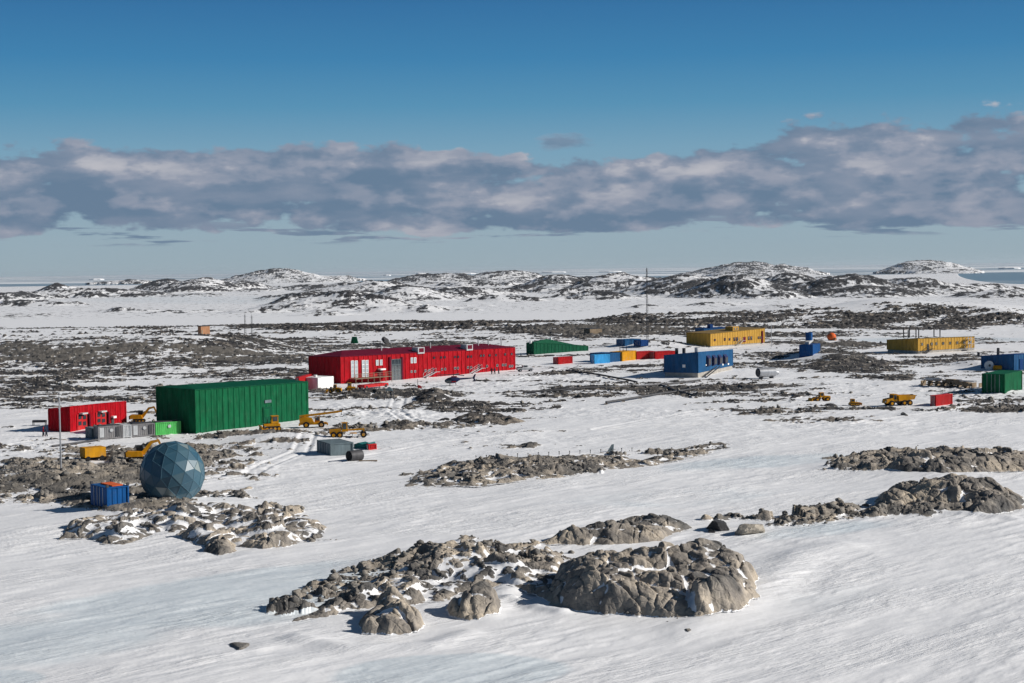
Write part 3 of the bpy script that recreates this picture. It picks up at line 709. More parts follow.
M = dict(
 red=plain('red_cladding', (0.32, 0.004, 0.010), .6, dirt=.04, vary=.2), dred=plain('maroon_roof', (0.11, 0.006, 0.02), .6),
 green=plain('green_cladding', (0.003, 0.085, 0.034), .6, dirt=.05, vary=.2), dgreen=plain('dark_green_roof', (0.003, 0.062, 0.030), .6),
 lime=plain('bright_green_paint', (0.09, 0.42, 0.11), .5), yellow=plain('yellow_cladding', (0.44, 0.25, 0.045), .5, dirt=.15), yroof=plain('brown_roof', (0.20, 0.135, 0.05), .7),
 blue=plain('blue_cladding', (0.015, 0.078, 0.185), .45, dirt=.08), dblue=plain('dark_blue_paint', (0.006, 0.040, 0.15), .5), lblue=plain('light_blue_paint', (0.06, 0.36, 0.68), .5),
 cblue=plain('blue_container_paint', (0.008, 0.07, 0.22), .5, dirt=.12), grey=plain('grey_weathered_steel', (0.20, 0.195, 0.20), .6, dirt=.35), lgrey=plain('light_grey_paint', (0.42, 0.43, 0.44), .5),
 slate=plain('slate_grey_paint', (0.12, 0.155, 0.17), .6, dirt=.1), concrete=plain('concrete', (0.33, 0.31, 0.28), .9, streak=False), white=plain('white_paint', (0.75, 0.75, 0.74), .5),
 plant=plain('plant_yellow', (0.50, 0.225, 0.010), .5, dirt=.55), dplant=plain('ochre_paint', (0.48, 0.225, 0.012), .6, dirt=.35), black=plain('black_rubber', (0.018, 0.018, 0.02), .75),
 steel=plain('galvanised_steel', (0.42, 0.43, 0.45), .4, metal=.6), dsteel=plain('dark_steel', (0.07, 0.07, 0.075), .6, metal=.3), orange=plain('orange_paint', (0.62, 0.12, 0.03), .5),
 brown=plain('brown_board', (0.30, 0.155, 0.085), .7), wood=plain('weathered_timber', (0.22, 0.17, 0.12), .85), teal=plain('teal_tarpaulin', (0.02, 0.12, 0.12), .7),
 snowm=plain('packed_snow', (0.78, 0.79, 0.81), .7, vary=.02, streak=False), cred=plain('container_red', (0.33, 0.01, 0.012), .5, dirt=.12), bred=plain('bright_container_red', (0.40, 0.02, 0.022), .5, dirt=.1),
 navy=plain('navy_paint', (0.03, 0.035, 0.09), .3), skin=plain('skin', (0.5, 0.3, 0.22), .6), cloth_r=plain('red_jacket', (0.4, 0.03, 0.03), .8), cloth_k=plain('dark_clothing', (0.03, 0.032, 0.045), .9), cloth_y=plain('yellow_jacket', (0.6, 0.35, 0.03), .8),
)
def glassmat():
    mt, n, b = newmat('window_glass'); b.inputs['Base Color'].default_value = (0.03, 0.04, 0.05, 1); b.inputs['Roughness'].default_value = .08
    b.inputs['Specular IOR Level'].default_value = .8; return mt
GL = glassmat()
mt, n_, b_ = newmat('pale_window_glass'); b_.inputs['Base Color'].default_value = (0.32, 0.38, 0.42, 1); b_.inputs['Roughness'].default_value = .15; GLP = mt

def zat(u, v, y):
    d = ray(u, v); return CAM_H + d.z/d.y*y
class Frame:
    """a rectangular block seen corner-on: A front corner, B right end of the long face, uL left edge of the other face"""
    def __init__(s, A, B, uL=None, top=None, w=None, h=None, z=None):
        a = at(*A, z=z); b = at(*B, z=z); s.a = a; s.dir = Vector((b.x-a.x, b.y-a.y, 0)); s.L = s.dir.length; s.dir.normalize()
        s.per = Vector((-s.dir.y, s.dir.x, 0)); s.rz = math.atan2(s.dir.y, s.dir.x); s.z = a.z
        if w is None:
            lo, hi = 0.0, 80.0
            for _ in range(40):
                mid = (lo+hi)/2; p = a+s.per*mid
                if pix(p.x, p.y, p.z)[0] > uL: lo = mid
                else: hi = mid
            w = lo
        s.w = w; c = a+s.per*w
        if top:
            uL_ = uL if uL is not None else A[0]
            s.hA = zat(A[0], top[0], a.y)-s.z; s.hB = zat(B[0], top[1], b.y)-s.z
            s.hL = zat(uL_, top[2], c.y)-s.z if top[2] is not None else s.hA
        else: s.hA = s.hB = s.hL = h
        s.hC = s.hB+s.hL-s.hA
    def hit(s, u, v, off=0.0):
        """pixel -> local x, z on the long face"""
        d = ray(u, v); o = Vector((0, 0, CAM_H)); nrm = -s.per; p0 = s.a+nrm*off
        k = (p0-o).dot(nrm)/d.dot(nrm); p = o+d*k
        return (p-s.a).dot(s.dir), p.z-s.z
    def hitL(s, u, v):
        d = ray(u, v); o = Vector((0, 0, CAM_H)); nrm = -s.dir; k = (s.a-o).dot(nrm)/d.dot(nrm); p = o+d*k
        return (p-s.a).dot(s.per), p.z-s.z
def corr(mb, p0, p1, zb, t0, t1, pitch, dep, rib=0.35):
    """vertical ribbed sheet from p0 to p1 (outside on the right hand side going p0->p1)"""
    p0 = Vector((*p0, 0)); p1 = Vector((*p1, 0)); L = (p1-p0).length; d = (p1-p0)/L; o = Vector((d.y, -d.x, 0))
    n = max(1, round(L/pitch)); pt = L/n; prof = []
    for i in range(n):
        x = i*pt; prof += [(x, 0), (x+pt*(1-rib), 0), (x+pt*(1-rib*.75), dep), (x+pt*(1-rib*.25), dep)]
    prof.append((L, 0)); vs = []; fs = []
    for (x, q) in prof:
        p = p0+d*x+o*q; tt = t0+(t1-t0)*x/L; vs += [(p.x, p.y, zb), (p.x, p.y, tt)]
    for i in range(len(prof)-1): fs.append((2*i, 2*i+2, 2*i+3, 2*i+1))
    mb.add(vs, fs)
def block(name, label, cat, fr, wall, roof, pitch=1.2, dep=0.07, ridge=0.0, inset=None, over=0.12, group=None, found=0.0, rib=.3, foundmat=None, sink=.8):
    r = thing(name, label, cat, (fr.a.x, fr.a.y, fr.z), fr.rz, group)
    L, w = fr.L, fr.w; mb = MB(); zb = found if found else -sink
    corr(mb, (0, 0), (L, 0), zb, fr.hA, fr.hB, pitch, dep, rib); corr(mb, (L, 0), (L, w), zb, fr.hB, fr.hC, pitch, dep, rib)
    corr(mb, (L, w), (0, w), zb, fr.hC, fr.hL, pitch, dep, rib); corr(mb, (0, w), (0, 0), zb, fr.hL, fr.hA, pitch, dep, rib)
    me = bpy.data.meshes.new('wall'); me.from_pydata(mb.v, [], mb.f); me.materials.append(wall); o = bpy.data.objects.new('wall', me); COL.objects.link(o); o.parent = r
    m = MB(); e = over; th = 0.14
    c = [(-e, -e, fr.hA), (L+e, -e, fr.hB), (L+e, w+e, fr.hC), (-e, w+e, fr.hL)]
    lo = [(x, y, z) for x, y, z in c]; up = [(x, y, z+th) for x, y, z in c]
    if ridge:
        i = inset if inset is not None else w/2
        r0 = (i, w/2, (fr.hA+fr.hL)/2+ridge+th); r1 = (L-i, w/2, (fr.hB+fr.hC)/2+ridge+th)
        m.add(lo+up+[r0, r1], [(3, 2, 1, 0), (0, 1, 5, 4), (1, 2, 6, 5), (2, 3, 7, 6), (3, 0, 4, 7), (4, 5, 9, 8), (5, 6, 9), (6, 7, 8, 9), (7, 4, 8)])
    else: m.add(lo+up, [(3, 2, 1, 0), (4, 5, 6, 7), (0, 1, 5, 4), (1, 2, 6, 5), (2, 3, 7, 6), (3, 0, 4, 7)])
    m.build('roof', roof, r)
    # corner flashings
    for (x, y, h) in ((0, 0, fr.hA), (L, 0, fr.hB), (0, w, fr.hL)):
        MB().box(x-.11, x+.11, y-.11, y+.11, zb, h-.01).build('corner_trim', wall, r)
    if found:
        MB().box(.1, L-.1, .1, w-.1, -sink, found+.02).build('foundation', foundmat or M['concrete'], r)
    return r
def window(fr, root, u0, u1, v0, v1, frame=None, glass=None, dep=.16, name='window', sub='glass_pane', fw=.08):
    x0, z1 = fr.hit(u0, v0); x1, z0 = fr.hit(u1, v1)
    f = MB()
    f.box(x0-fw, x1+fw, -dep, -.02, z0-fw, z0).box(x0-fw, x1+fw, -dep, -.02, z1, z1+fw).box(x0-fw, x0, -dep, -.02, z0, z1).box(x1, x1+fw, -dep, -.02, z0, z1)
    o = f.build(name, frame or M['white'], root)
    g = MB().box(x0, x1, -dep+.04, -.03, z0, z1).build(sub, glass or GL, o); return o
def onwall(fr, u0, u1, v0, v1, y0, y1):
    x0, z1 = fr.hit(u0, v0); x1, z0 = fr.hit(u1, v1); return MB().box(x0, x1, y0, y1, z0, z1)
def stairs(root, x, z1, run=2.2, w=1.0, y=-0.2, mat=None, steps=6, side=1):
    st = MB()
    for i in range(steps): st.box(x+side*run*i/steps-.15, x+side*run*i/steps+.15, y-w, y, z1*(1-(i+.6)/steps)-.04, z1*(1-(i+.6)/steps))
    for yy_ in (y-w, y-.05):
        st.bar((x, yy_, z1), (x+side*run, yy_, 0), .08, .16)
    o = st.build('stair', mat or M['steel'], root)
    h = MB()
    for yy_ in (y-w, y-.05):
        h.bar((x, yy_, z1+1), (x+side*run, yy_, 1), .06)
        for k in (0, .5, 1): h.bar((x+side*run*k, yy_, z1*(1-k)), (x+side*run*k, yy_, z1*(1-k)+1), .05)
    h.build('handrail', mat or M['steel'], o)
    pl = MB().box(x-side*1.4 if side > 0 else x, x if side > 0 else x+1.4, y-w, y, z1-.08, z1+.0)
    pl.build('landing', mat or M['steel'], root); return o

# ------------------------------------------------------------------ buildings
# long red building
fr = Frame((341, 384), (515, 369.7), 309.5, (357, 347.5, 356.7))
rb = block('long_building', 'longest building of the station, two storeys of bright red ribbed cladding under a maroon roof', 'building', fr, M['red'], M['dred'], 1.5, .10, ridge=1.2, inset=5.5)
for (a, b_, c, d) in ((350.9, 353.6, 361, 377), (354.6, 357.4, 361, 377), (361.9, 364.5, 360.5, 376.5), (365.4, 368.1, 360.5, 376.5)):
    o = window(fr, rb, a, b_, c, d, glass=GLP)
    x0, z1 = fr.hit(a, c); x1, z0 = fr.hit(b_, d); 
    for k in (.25, .5, .75): MB().box(x0, x1, -.14, -.125, z0+(z1-z0)*k-.05, z0+(z1-z0)*k+.05).build('mullion', M['white'], o)
for (a, b_, c, d) in ((375.9, 378.1, 360.3, 365), (379.8, 382, 360.1, 364.8), (410.6, 412.5, 358, 362.8), (413.9, 415.8, 357.8, 362.6)):
    window(fr, rb, a, b_, c, d, glass=GLP)
o = onwall(fr, 391, 400.6, 359.5, 380, -.16, -.01).build('glazed_entrance', GL, rb)
x0, z1 = fr.hit(391, 359.5); x1, z0 = fr.hit(400.6, 380); g = MB()
for k in (0, .35, .7, 1): g.box(x0+(x1-x0)*k-.05, x0+(x1-x0)*k+.05, -.22, -.165, z0, z1)
for k in (0, .25, .5, .75, 1): g.box(x0, x1, -.22, -.165, z0+(z1-z0)*k-.05, z0+(z1-z0)*k+.05)
g.build('mullion', M['slate'], o)
for (a, b_) in ((388.6, 390.8), (400.8, 402.6)): onwall(fr, a, b_, 357, 379.6, -.35, .0).build('pilaster', M['dred'], rb)
o = onwall(fr, 378, 382, 370, 377, -.16, -.01).build('door', M['dred'], rb)
onwall(fr, 377.5, 382.8, 368.6, 369.7, -1.2, -.1).build('canopy', M['white'], rb)
def tiny_win(lst, w_, h_):
    for (u, v) in lst: window(fr, rb, u-w_/2, u+w_/2, v-h_/2, v+h_/2, frame=M['lgrey'] if v > 363 else M['dred'], fw=.04)
tiny_win([(434, 357.6), (441, 357.4), (444.5, 357.2), (454.7, 356.9), (458, 356.8), (468, 356.6), (471, 356.5), (480.7, 355.6), (483.4, 355.5), (489.5, 355.3), (495.7, 355), (505, 354.3), (511.4, 354)], 1.6, 1.9)
tiny_win([(411.3, 371.6), (414.8, 371.4), (425.3, 370.6), (428.7, 370.4), (441.7, 369.3), (445, 369.1), (454.7, 368.2), (457.6, 368.1), (467.7, 367.4), (470.8, 367.3), (486.8, 366.2), (497, 365.4), (502.6, 365), (505.3, 364.9), (509.6, 366.2), (512, 366.1)], 1.6, 1.9)
for (u, v, sd) in ((433.5, 371.5, -1), (479.3, 368.2, -1)):
    x, z = fr.hit(u, v); onwall(fr, u-1, u+1, v-3.6, v+1.2, -.18, -.02).build('door', M['dred'], rb); 
    zz = fr.hit(u, v+1.6)[1]; stairs(rb, x-.4, max(1.2, zz), 3.4, 1.2, -.25, M['steel'], 6, -1)
x0, zz = fr.hit(340+9, 378.5); x1, _ = fr.hit(385, 378.5)
dk = MB().box(x0, x1, -2.6, -.2, zz-.12, zz)
for k in range(7): dk.bar((x0+(x1-x0)*k/6, -2.55, -.8), (x0+(x1-x0)*k/6, -2.55, zz+1.1), .1)
dk.bar((x0, -2.55, zz+1.1), (x1, -2.55, zz+1.1), .08); dk.bar((x0, -2.55, zz+.6), (x1, -2.55, zz+.6), .06)
dk.build('deck', M['wood'], rb)
for (u, v) in ((420.5, 347), (469, 345)):
    x, z = fr.hit(u, v); p = MB().box(x-1.1, x+1.1, -.3, 2.0, fr.hA-.5, fr.hA+1.1); o = p.build('roof_plant', M['lgrey'], rb)
    MB().box(x-.8, x+.8, -.36, -.305, fr.hA-.1, fr.hA+.9).build('louvre', M['dred'], o)
for k, u in enumerate((392, 441, 489, 499, 512)):
    x, z = fr.hit(u, 350); MB().cyl((x, 4, fr.hA), (x, 4, fr.hA+1.9), .16).build('roof_vent', M['lgrey'], rb)

# big green store
fr = Frame((196, 434), (308, 419), 157.7, (390.3, 382.2, 387.3))
gb = block('store_building', 'tall windowless green shed with ribbed walls beside the yellow mobile crane', 'building', fr, M['green'], M['dgreen'], 1.32, .09, ridge=.45, inset=2.2)
o = onwall(fr, 262.6, 272, 407.5, 421.6, -.16, -.01).build('door_frame', M['dgreen'], gb)
onwall(fr, 263.4, 268.5, 409.5, 416.5, -.22, -.165).build('door', M['green'], o)
onwall(fr, 264.2, 270.6, 400.3, 402.4, -.2, -.01).build('vent_panel', M['slate'], gb)

# small red shed on the left
fr = Frame((70.3, 432), (126, 422.4), 49.3, (407.3, 401.6, 409.2))
rs = block('garage_building', 'small bright red shed with two windowed garage doors at the left of the station', 'building', fr, M['red'], M['red'], .75, .05, over=.06)
for (a, b_, c, d) in ((76.3, 86.8, 414.5, 430), (95.3, 105.9, 412.6, 426.5)):
    o = onwall(fr, a, b_, c, d, -.15, -.01).build('garage_door', M['bred'], rs)
    for fu in (.12, .56):
        for fv in (.06, .46):
            onwall(fr, a+(b_-a)*fu, a+(b_-a)*(fu+.3), c+(d-c)*fv, c+(d-c)*(fv+.22), -.2, -.155).build('window', GL, o)
    onwall(fr, b_+.2, b_+1.6, c-1, d-1, -.5, -.01).build('door_reveal', M['dred'], rs)
    onwall(fr, a+2.2, b_-3, c-1.4, c-.8, -.9, -.1).build('lamp_hood', M['lgrey'], rs)
o = onwall(fr, 111, 113.6, 418, 424, -.14, -.01).build('door', M['dsteel'], rs); onwall(fr, 110.8, 113.8, 416.2, 417.8, -.6, -.01).build('canopy', M['white'], rs)

# blue powerhouse with four hooded intakes
fr = Frame((698.2, 377.8), (732.7, 369.6), 664.5, (352.4, 349.6, 355.6))
pb = block('power_house', 'blue ribbed building on a concrete plinth with four dark wall hoods in a row', 'building', fr, M['blue'], M['blue'], .95, .06, over=.1, found=1.15)
for i, u in enumerate((707.6, 713.3, 718.9, 724.4)):
    a, z1 = fr.hit(u-1.4, 355.5-i*.35); b2_, z0 = fr.hit(u+1.4, 366.3-i*.75)
    m_ = MB().prism([(-.9, z0+(z1-z0)*.15), (-1.1, z0+(z1-z0)*.5), (0, z1)], a, b2_) if False else MB()
    m_.add([(a, -.03, z1), (b2_, -.03, z1), (b2_, -.6, z1-.6), (a, -.6, z1-.6), (a, -.03, z0), (b2_, -.03, z0), (b2_, -.6, z0+.3), (a, -.6, z0+.3)],
           [(0, 1, 2, 3), (4, 7, 6, 5), (0, 3, 7, 4), (1, 5, 6, 2), (3, 2, 6, 7), (0, 4, 5, 1)])
    o = m_.build('intake_hood', M['navy'], pb); MB().box(a+.12, b2_-.12, -.66, -.605, z0+.5, z1-.8).build('louvre', M['dsteel'], o)
for (u, v) in ((706, 365), (722.6, 364.5), (728, 364)): onwall(fr, u-.6, u+.6, v-.7, v+.7, -.13, -.01).build('wall_light', M['white'], pb)
x_, z_ = fr.hitL(684, 366); MB().box(-.14, -.02, x_-.35, x_+.35, z_-.35, z_+.35).build('vent_panel', M['white'], pb)
for (px_, py_, hh_, rr_) in ((1.2, .8, 1.6, .45), (2.2, 1.1, 1.5, .4), (2.5, 6.3, 1.2, .42), (3.0, 4.6, 1.2, .42)):
    o = MB().cyl((px_, py_, fr.hL-.3), (px_, py_, fr.hA+hh_*.7), rr_).build('exhaust_stack', M['steel'] if py_ < 2 else M['dsteel'], pb)
o = MB().bar((.5, -.9, .0), (12, -.9, 2.0), .3, .1).bar((.5, -1.7, .0), (12, -1.7, 2.0), .3, .1).build('ramp', M['dsteel'], pb)

# yellow building in the middle distance
fr = Frame((710.5, 347.2), (764.6, 343.4), 686.8, (333.9, 328.3, 332.9))
yb = block('yellow_building', 'yellow building with a small rooftop box, behind the snow bank and the blue powerhouse', 'building', fr, M['yellow'], M['yroof'], 1.3, .07, over=.18, found=.35)
for (u, v, w_, h_) in ((714.7, 340, 1.3, 1.8), (724.7, 339.3, 1.2, 2.4), (729.5, 339.2, 1.2, 2.0), (734.4, 339.1, 1.4, 3.2), (737, 339, 1.4, 3.2), (748.6, 338.2, 1.3, 3.2), (751.2, 338.1, 1.3, 3.2), (758.6, 337.6, 1.2, 2), (760.9, 337.4, 1.2, 2)):
    window(fr, yb, u-w_/2, u+w_/2, v-h_/2, v+h_/2, frame=M['dred'], fw=.06)
onwall(fr, 743, 745.4, 337, 342, -.16, -.01).build('door', M['dred'], yb)
x, z = fr.hit(740, 341.5); stairs(yb, x, 1.6, 2.5, 1.2, -.2, M['steel'], 5, -1)
x, z = fr.hit(737.5, 331); o = MB().box(x-1.0, x+2.2, 1.2, 4.5, fr.hA, fr.hA+1.9).build('rooftop_box', M['yellow'], yb)
MB().box(x-.4, x+.2, 1.14, 1.19, fr.hA+.8, fr.hA+1.5).build('window', GL, o); MB().box(x+1, x+1.6, 1.14, 1.19, fr.hA+.8, fr.hA+1.5).build('window', GL, o)
onwall(fr, 761.4, 762.6, 331, 343, -.3, -.01).build('cable_riser', M['dred'], yb)

# yellow building on the right with flues
fr = Frame((918, 354), (974.2, 350.3), 887.2, (338.6, 336.6, 340))
y2 = block('yellow_building', 'yellow building topped by seven thin flues, above the grey rock at the right', 'building', fr, M['yellow'], M['yroof'], 1.25, .07, over=.15, found=.9)
for i, u in enumerate((922, 931.6, 936.3, 943.1, 950, 957, 963.6, 970.4)):
    window(fr, y2, u-.8, u+.8, 344-i*.28-1, 344-i*.28+1.3, frame=M['yroof'], fw=.08)
o = onwall(fr, 927, 928.6, 344, 351, -.16, -.01).build('door', M['dsteel'], y2)
x, z = fr.hit(927.5, 351); stairs(y2, x+.5, max(1.4, z), 3.0, 1.3, -.2, M['dsteel'], 6, -1)
x, z = fr.hit(966.5, 345); sc = MB()
for dx in (-1.1, .2, 1.5):
    for yy_ in (-.4, -1.7): sc.bar((x+dx, yy_, -.5), (x+dx, yy_, fr.hB+.4), .08)
for zz in (0.9, 2.4, 3.9): sc.box(x-1.1, x+1.5, -1.7, -.4, zz-.05, zz); 
for k in range(2): sc.bar((x-1.1, -1.7, .9+1.5*k), (x+1.5, -1.7, 2.4+1.5*k), .06)
sc.build('stair_tower', M['steel'], y2)
for (u, k, hh_) in ((901.5, .35, 2.4), (903, .5, 3.1), (909.5, .5, 3.1), (916, .35, 3.0), (918.7, .2, 2.7), (934, .25, 2.6), (940, .25, 2.7)):
    y_ = fr.w*k; lo_, hi_ = -5.0, fr.L
    for _ in range(30):
        md = (lo_+hi_)/2; p = fr.a+fr.dir*md+fr.per*y_
        if pix(p.x, p.y, p.z+fr.hA)[0] < u: lo_ = md
        else: hi_ = md
    x = max(.5, lo_); MB().cyl((x, y_, fr.hA), (x, y_, fr.hA+hh_), .17).build('flue', M['dsteel'], y2)
MB().box(.1, 3.0, .1, .6, -.8, .9).build('plinth', M['concrete'], y2)

# blue building at right edge
fr = Frame((1014, 371), (1046, 368.2), 981.6, (354.8, 352.6, 356.2))
b2b = block('blue_building', 'low dark blue building cut off by the right edge, behind the green container', 'building', fr, M['blue'], M['dblue'], 1.1, .06, over=.1)
x = .8; MB().cyl((x, 5, fr.hL), (x, 5, fr.hL+2.2), .35).build('flue', M['dsteel'], b2b); MB().cyl((x+.5, 11, fr.hL), (x+.5, 11, fr.hL+.9), .35).build('flue', M['dsteel'], b2b)
onwall(fr, 1019.5, 1022.5, 359, 369, -.15, -.01).build('door', M['dblue'], b2b)

# half buried dark green building
fr = Frame((534, 354.6), (588, 350.8), 526.8, top=(342.9, 346.2, 343))
gh = block('green_building', 'long low dark green building sunk in the snow behind the red one', 'building', fr, M['dgreen'], M['dgreen'], 1.6, .08, over=.08, ridge=.9, inset=7)
x, z = fr.hit(533, 342); MB().cyl((x, 1.2, fr.hA-.2), (x, 1.2, fr.hA+.7), .4).build('roof_vent', M['white'], gh)
x, z = fr.hit(556, 343); MB().cyl((x, 2.5, fr.hA-.2), (x, 2.5, fr.hA+1.3), .4).build('roof_vent', M['white'], gh)

# blue building roof seen behind the yellow one
p = at(704, 337); q = at(729, 335.8); fr = Frame((704, 337), (729, 335.8), w=6, top=(328.8, 327.6, None))
bb = block('blue_building', 'blue building whose top shows behind the brown roof of the middle yellow building', 'building', fr, M['blue'], M['dblue'], 1.2, .06, over=.1)
MB().box(fr.L*.3, fr.L*.42, 1, 3, fr.hA, fr.hA+1.6).build('rooftop_box', M['dblue'], bb)
# ------------------------------------------------------------------ containers and huts
def container(name, label, fr, mat, group=None, roofmat=None, cat='container', pitch=.34, doors=True, vent=False, legs=False):
    r = thing(name, label, cat, (fr.a.x, fr.a.y, fr.z), fr.rz, group)
    L, w = fr.L, fr.w; h = fr.hA; mb = MB()
    pitch = max(pitch, L/16)
    corr(mb, (0, 0), (L, 0), .1, h-.1, h-.1, pitch, -.05, .5); corr(mb, (L, 0), (L, w), .1, h-.1, h-.1, pitch, -.05, .5)
    corr(mb, (L, w), (0, w), .1, h-.1, h-.1, pitch, -.05, .5); corr(mb, (0, w), (0, 0), .1, h-.1, h-.1, pitch, -.05, .5)
    me = bpy.data.meshes.new('body'); me.from_pydata(mb.v, [], mb.f); me.materials.append(mat); o = bpy.data.objects.new('body', me); COL.objects.link(o); o.parent = r
    f = MB()
    for (x, y) in ((0, 0), (L, 0), (0, w), (L, w)): f.box(x-.09, x+.09, y-.09, y+.09, -.3, h+.02)
    for y in (0, w): f.box(.09, L-.09, y-.07, y+.07, -.02, .14).box(.09, L-.09, y-.07, y+.07, h-.14, h)
    for x in (0, L): f.box(x-.07, x+.07, .09, w-.09, -.02, .14).box(x-.07, x+.07, .09, w-.09, h-.14, h)
    f.build('frame', mat, r)
    MB().box(.05, L-.05, .05, w-.05, h-.06, h-.02).build('roof', roofmat or mat, r)
    if doors:
        d = MB(); d.box(-.10, -.04, .12, w/2-.03, .16, h-.16).box(-.10, -.04, w/2+.03, w-.12, .16, h-.16)
        d = d.build('door', mat, r)
        b = MB()
        for k in (.22, .42, .58, .78): b.cyl((-.14, w*k, .1), (-.14, w*k, h-.1), .03, 6)
        b.build('locking_bar', M['steel'], d)
    return r
def simple_frame(A, B, uL, vt, w=None): return Frame(A, B, uL, (vt, vt-(A[1]-B[1])*.6, None), w=w)

# row of four units left of the green store
fr0 = Frame((98.5, 440), (181, 434), w=2.4, top=(427.6, 421.5, None))
def span(label, u0, u1, mat, nm='container', door=False):
    x0, _ = fr0.hit(u0, 430); x1, _ = fr0.hit(u1, 430); f = Frame((98.5, 440), (181, 434), w=2.4, top=(427.6, 421.5, None))
    f.a = fr0.a+fr0.dir*x0; f.z = gz(f.a.x, f.a.y)*0+fr0.z+(at(181, 434).z-fr0.z)*x0/fr0.L+.12; f.L = x1-x0-.12; f.hA = 2.05; return container(nm, label, f, mat, 'row of service units beside the green store', doors=door), f
c1, f1_ = span('weathered grey unit at the left end of the row, next to the blue one', 98.5, 122.5, M['grey'])
c2, f2_ = span('narrow pale grey cabinet between the two weathered grey units', 123.4, 131.6, M['lgrey'])
c3, f3_ = span('weathered grey unit between the pale cabinet and the bright green unit', 132.3, 155, M['grey'])
c4, f4_ = span('bright lime green unit with a round vent at the right end of the row', 156, 181, M['lime'])
for c, f in ((c1, f1_), (c3, f3_), (c4, f4_)):
    x = f.L*.55; MB().cyl((x, -.12, 1.35), (x, -.03, 1.35), .28, 16).build('round_vent', M['lgrey'], c); 
    if c is not c4: MB().box(.15, .9, -.1, -.03, .25, 1.85).build('door', M['lgrey'], c, label='paler grey door'); MB().box(f.L-.95, f.L-.4, -.1, -.03, .3, 1.8).build('control_panel', M['dsteel'], c)
    MB().box(.2, f.L-.2, .4, 1.6, 2.03, 2.2).build('rooftop_rail', M['dsteel'], c)
container('container', 'small dark blue unit at the far left end of the grey row', Frame((92.3, 438.6), (97, 438.2), 86.2, (427.8, 427.5, 428)), M['slate'], 'row of service units beside the green store')
# blue open container near the dome
fr = Frame((107.8, 509.6), (128.3, 505.3), 92, (487.7, 486.6, 487.2))
bc = container('container', 'blue container with an orange edged top, beside the geodesic dome', fr, M['cblue'], pitch=.6)
o = MB()
for (x, y) in ((0, 0), (fr.L, 0), (fr.L, fr.w), (0, fr.w)): o.box(x-.14, x+.14, y-.14, y+.14, fr.hA+.02, fr.hA+.32)
o.build('corner_casting', M['dsteel'], bc)
MB().box(fr.L*.35, fr.L-.3, fr.w*.15, fr.w-.5, fr.hA-.018, fr.hA+.10).build('roof_cover', M['orange'], bc, label='orange roof cover')

CT = 'containers standing about the station'
container('container', 'dark red container alone on the snow in front of the sunken green building', Frame((558.5, 364.4), (572.3, 363), 553.5, (357.4, 356.9, 357.8)), M['cred'], CT)
container('container', 'light blue container at the left end of the mixed coloured row', Frame((594.8, 363.9), (609.6, 362.9), 591, (355, 354.6, 355.4)), M['lblue'], CT)
container('container', 'mid blue container between the light blue and the yellow ones', Frame((610.2, 362.3), (621.5, 361.2), w=7, top=(353.5, 352.6, None)), M['blue'], CT)
yc = container('container', 'yellow container with thin flues, between the mid blue and the red ones', Frame((622.3, 361.3), (636, 359.6), w=4, top=(352, 350.8, None)), M['dplant'], CT)
for x in (.5, 2.4, 4.4):
    h_ = 2.3; MB().cyl((x, 1, h_), (x, 1, h_+1.9), .09, 6).build('flue', M['dsteel'], yc)
container('container', 'long red container just right of the yellow one', Frame((637, 359.6), (654.5, 358.8), w=3, top=(351.8, 351.4, None)), M['bred'], CT)
container('container', 'deep red container with white panels next to the blue powerhouse', Frame((655.5, 359.4), (675.5, 358.3), w=3, top=(351.8, 351.2, None)), M['cred'], CT)
container('container', 'small blue container half hidden by a snow bank under the tall mast', Frame((625, 346), (640.5, 344.5), w=4, top=(339.6, 338.9, None)), M['blue'], CT)
container('container', 'tiny dark blue container behind the snow bank, right of the mast', Frame((640.9, 344.6), (648, 344), w=3, top=(340.2, 339.8, None)), M['dblue'], CT)
fr = Frame((1004.5, 393.6), (1021.8, 389.6), 982.3, (374.2, 376, 373.6)); gc = container('container', 'large green container at the right edge in front of the blue building', fr, M['green'], CT, pitch=.8)
container('container', 'small bright red container on open snow right of the dump truck', Frame((936, 406.2), (952, 404), 931, (395.6, 394.2, 396)), M['bred'], CT)
container('container', 'dark red container half hidden behind the right end of the green store', Frame((299, 392), (311.5, 389), 296, (377.5, 376.8, 377.8)), M['cred'], CT)
container('container', 'narrower red container with its end door facing the long building', Frame((312, 390), (316.8, 388.6), 308, (377, 376.6, 377.4)), M['cred'], CT)
container('container', 'slate grey container beside the black fuel tank', Frame((331, 455.8), (353, 454.5), 317.7, (443.8, 441.5, 445)), M['slate'], CT, pitch=3)
container('container', 'small red box lying beside the teal tarpaulin', Frame((369, 449.9), (376, 449.2), 367.5, (444.4, 443.8, 444.5)), M['bred'], CT)
fr = Frame((354, 448.8), (368, 449.3), w=2.5, top=(445.2, 444.2, None)); r = thing('tarpaulin_pile', 'dark teal covered load between the slate container and the small red box', 'covered load', fr.a, fr.rz)
rn = random.Random(4); MB().prism([(0, -.2), (0, .7), (fr.L*.3, .95), (fr.L*.6, .75), (fr.L, 1.0), (fr.L, -.2)], 0, 2).build('tarpaulin', M['teal'], r)
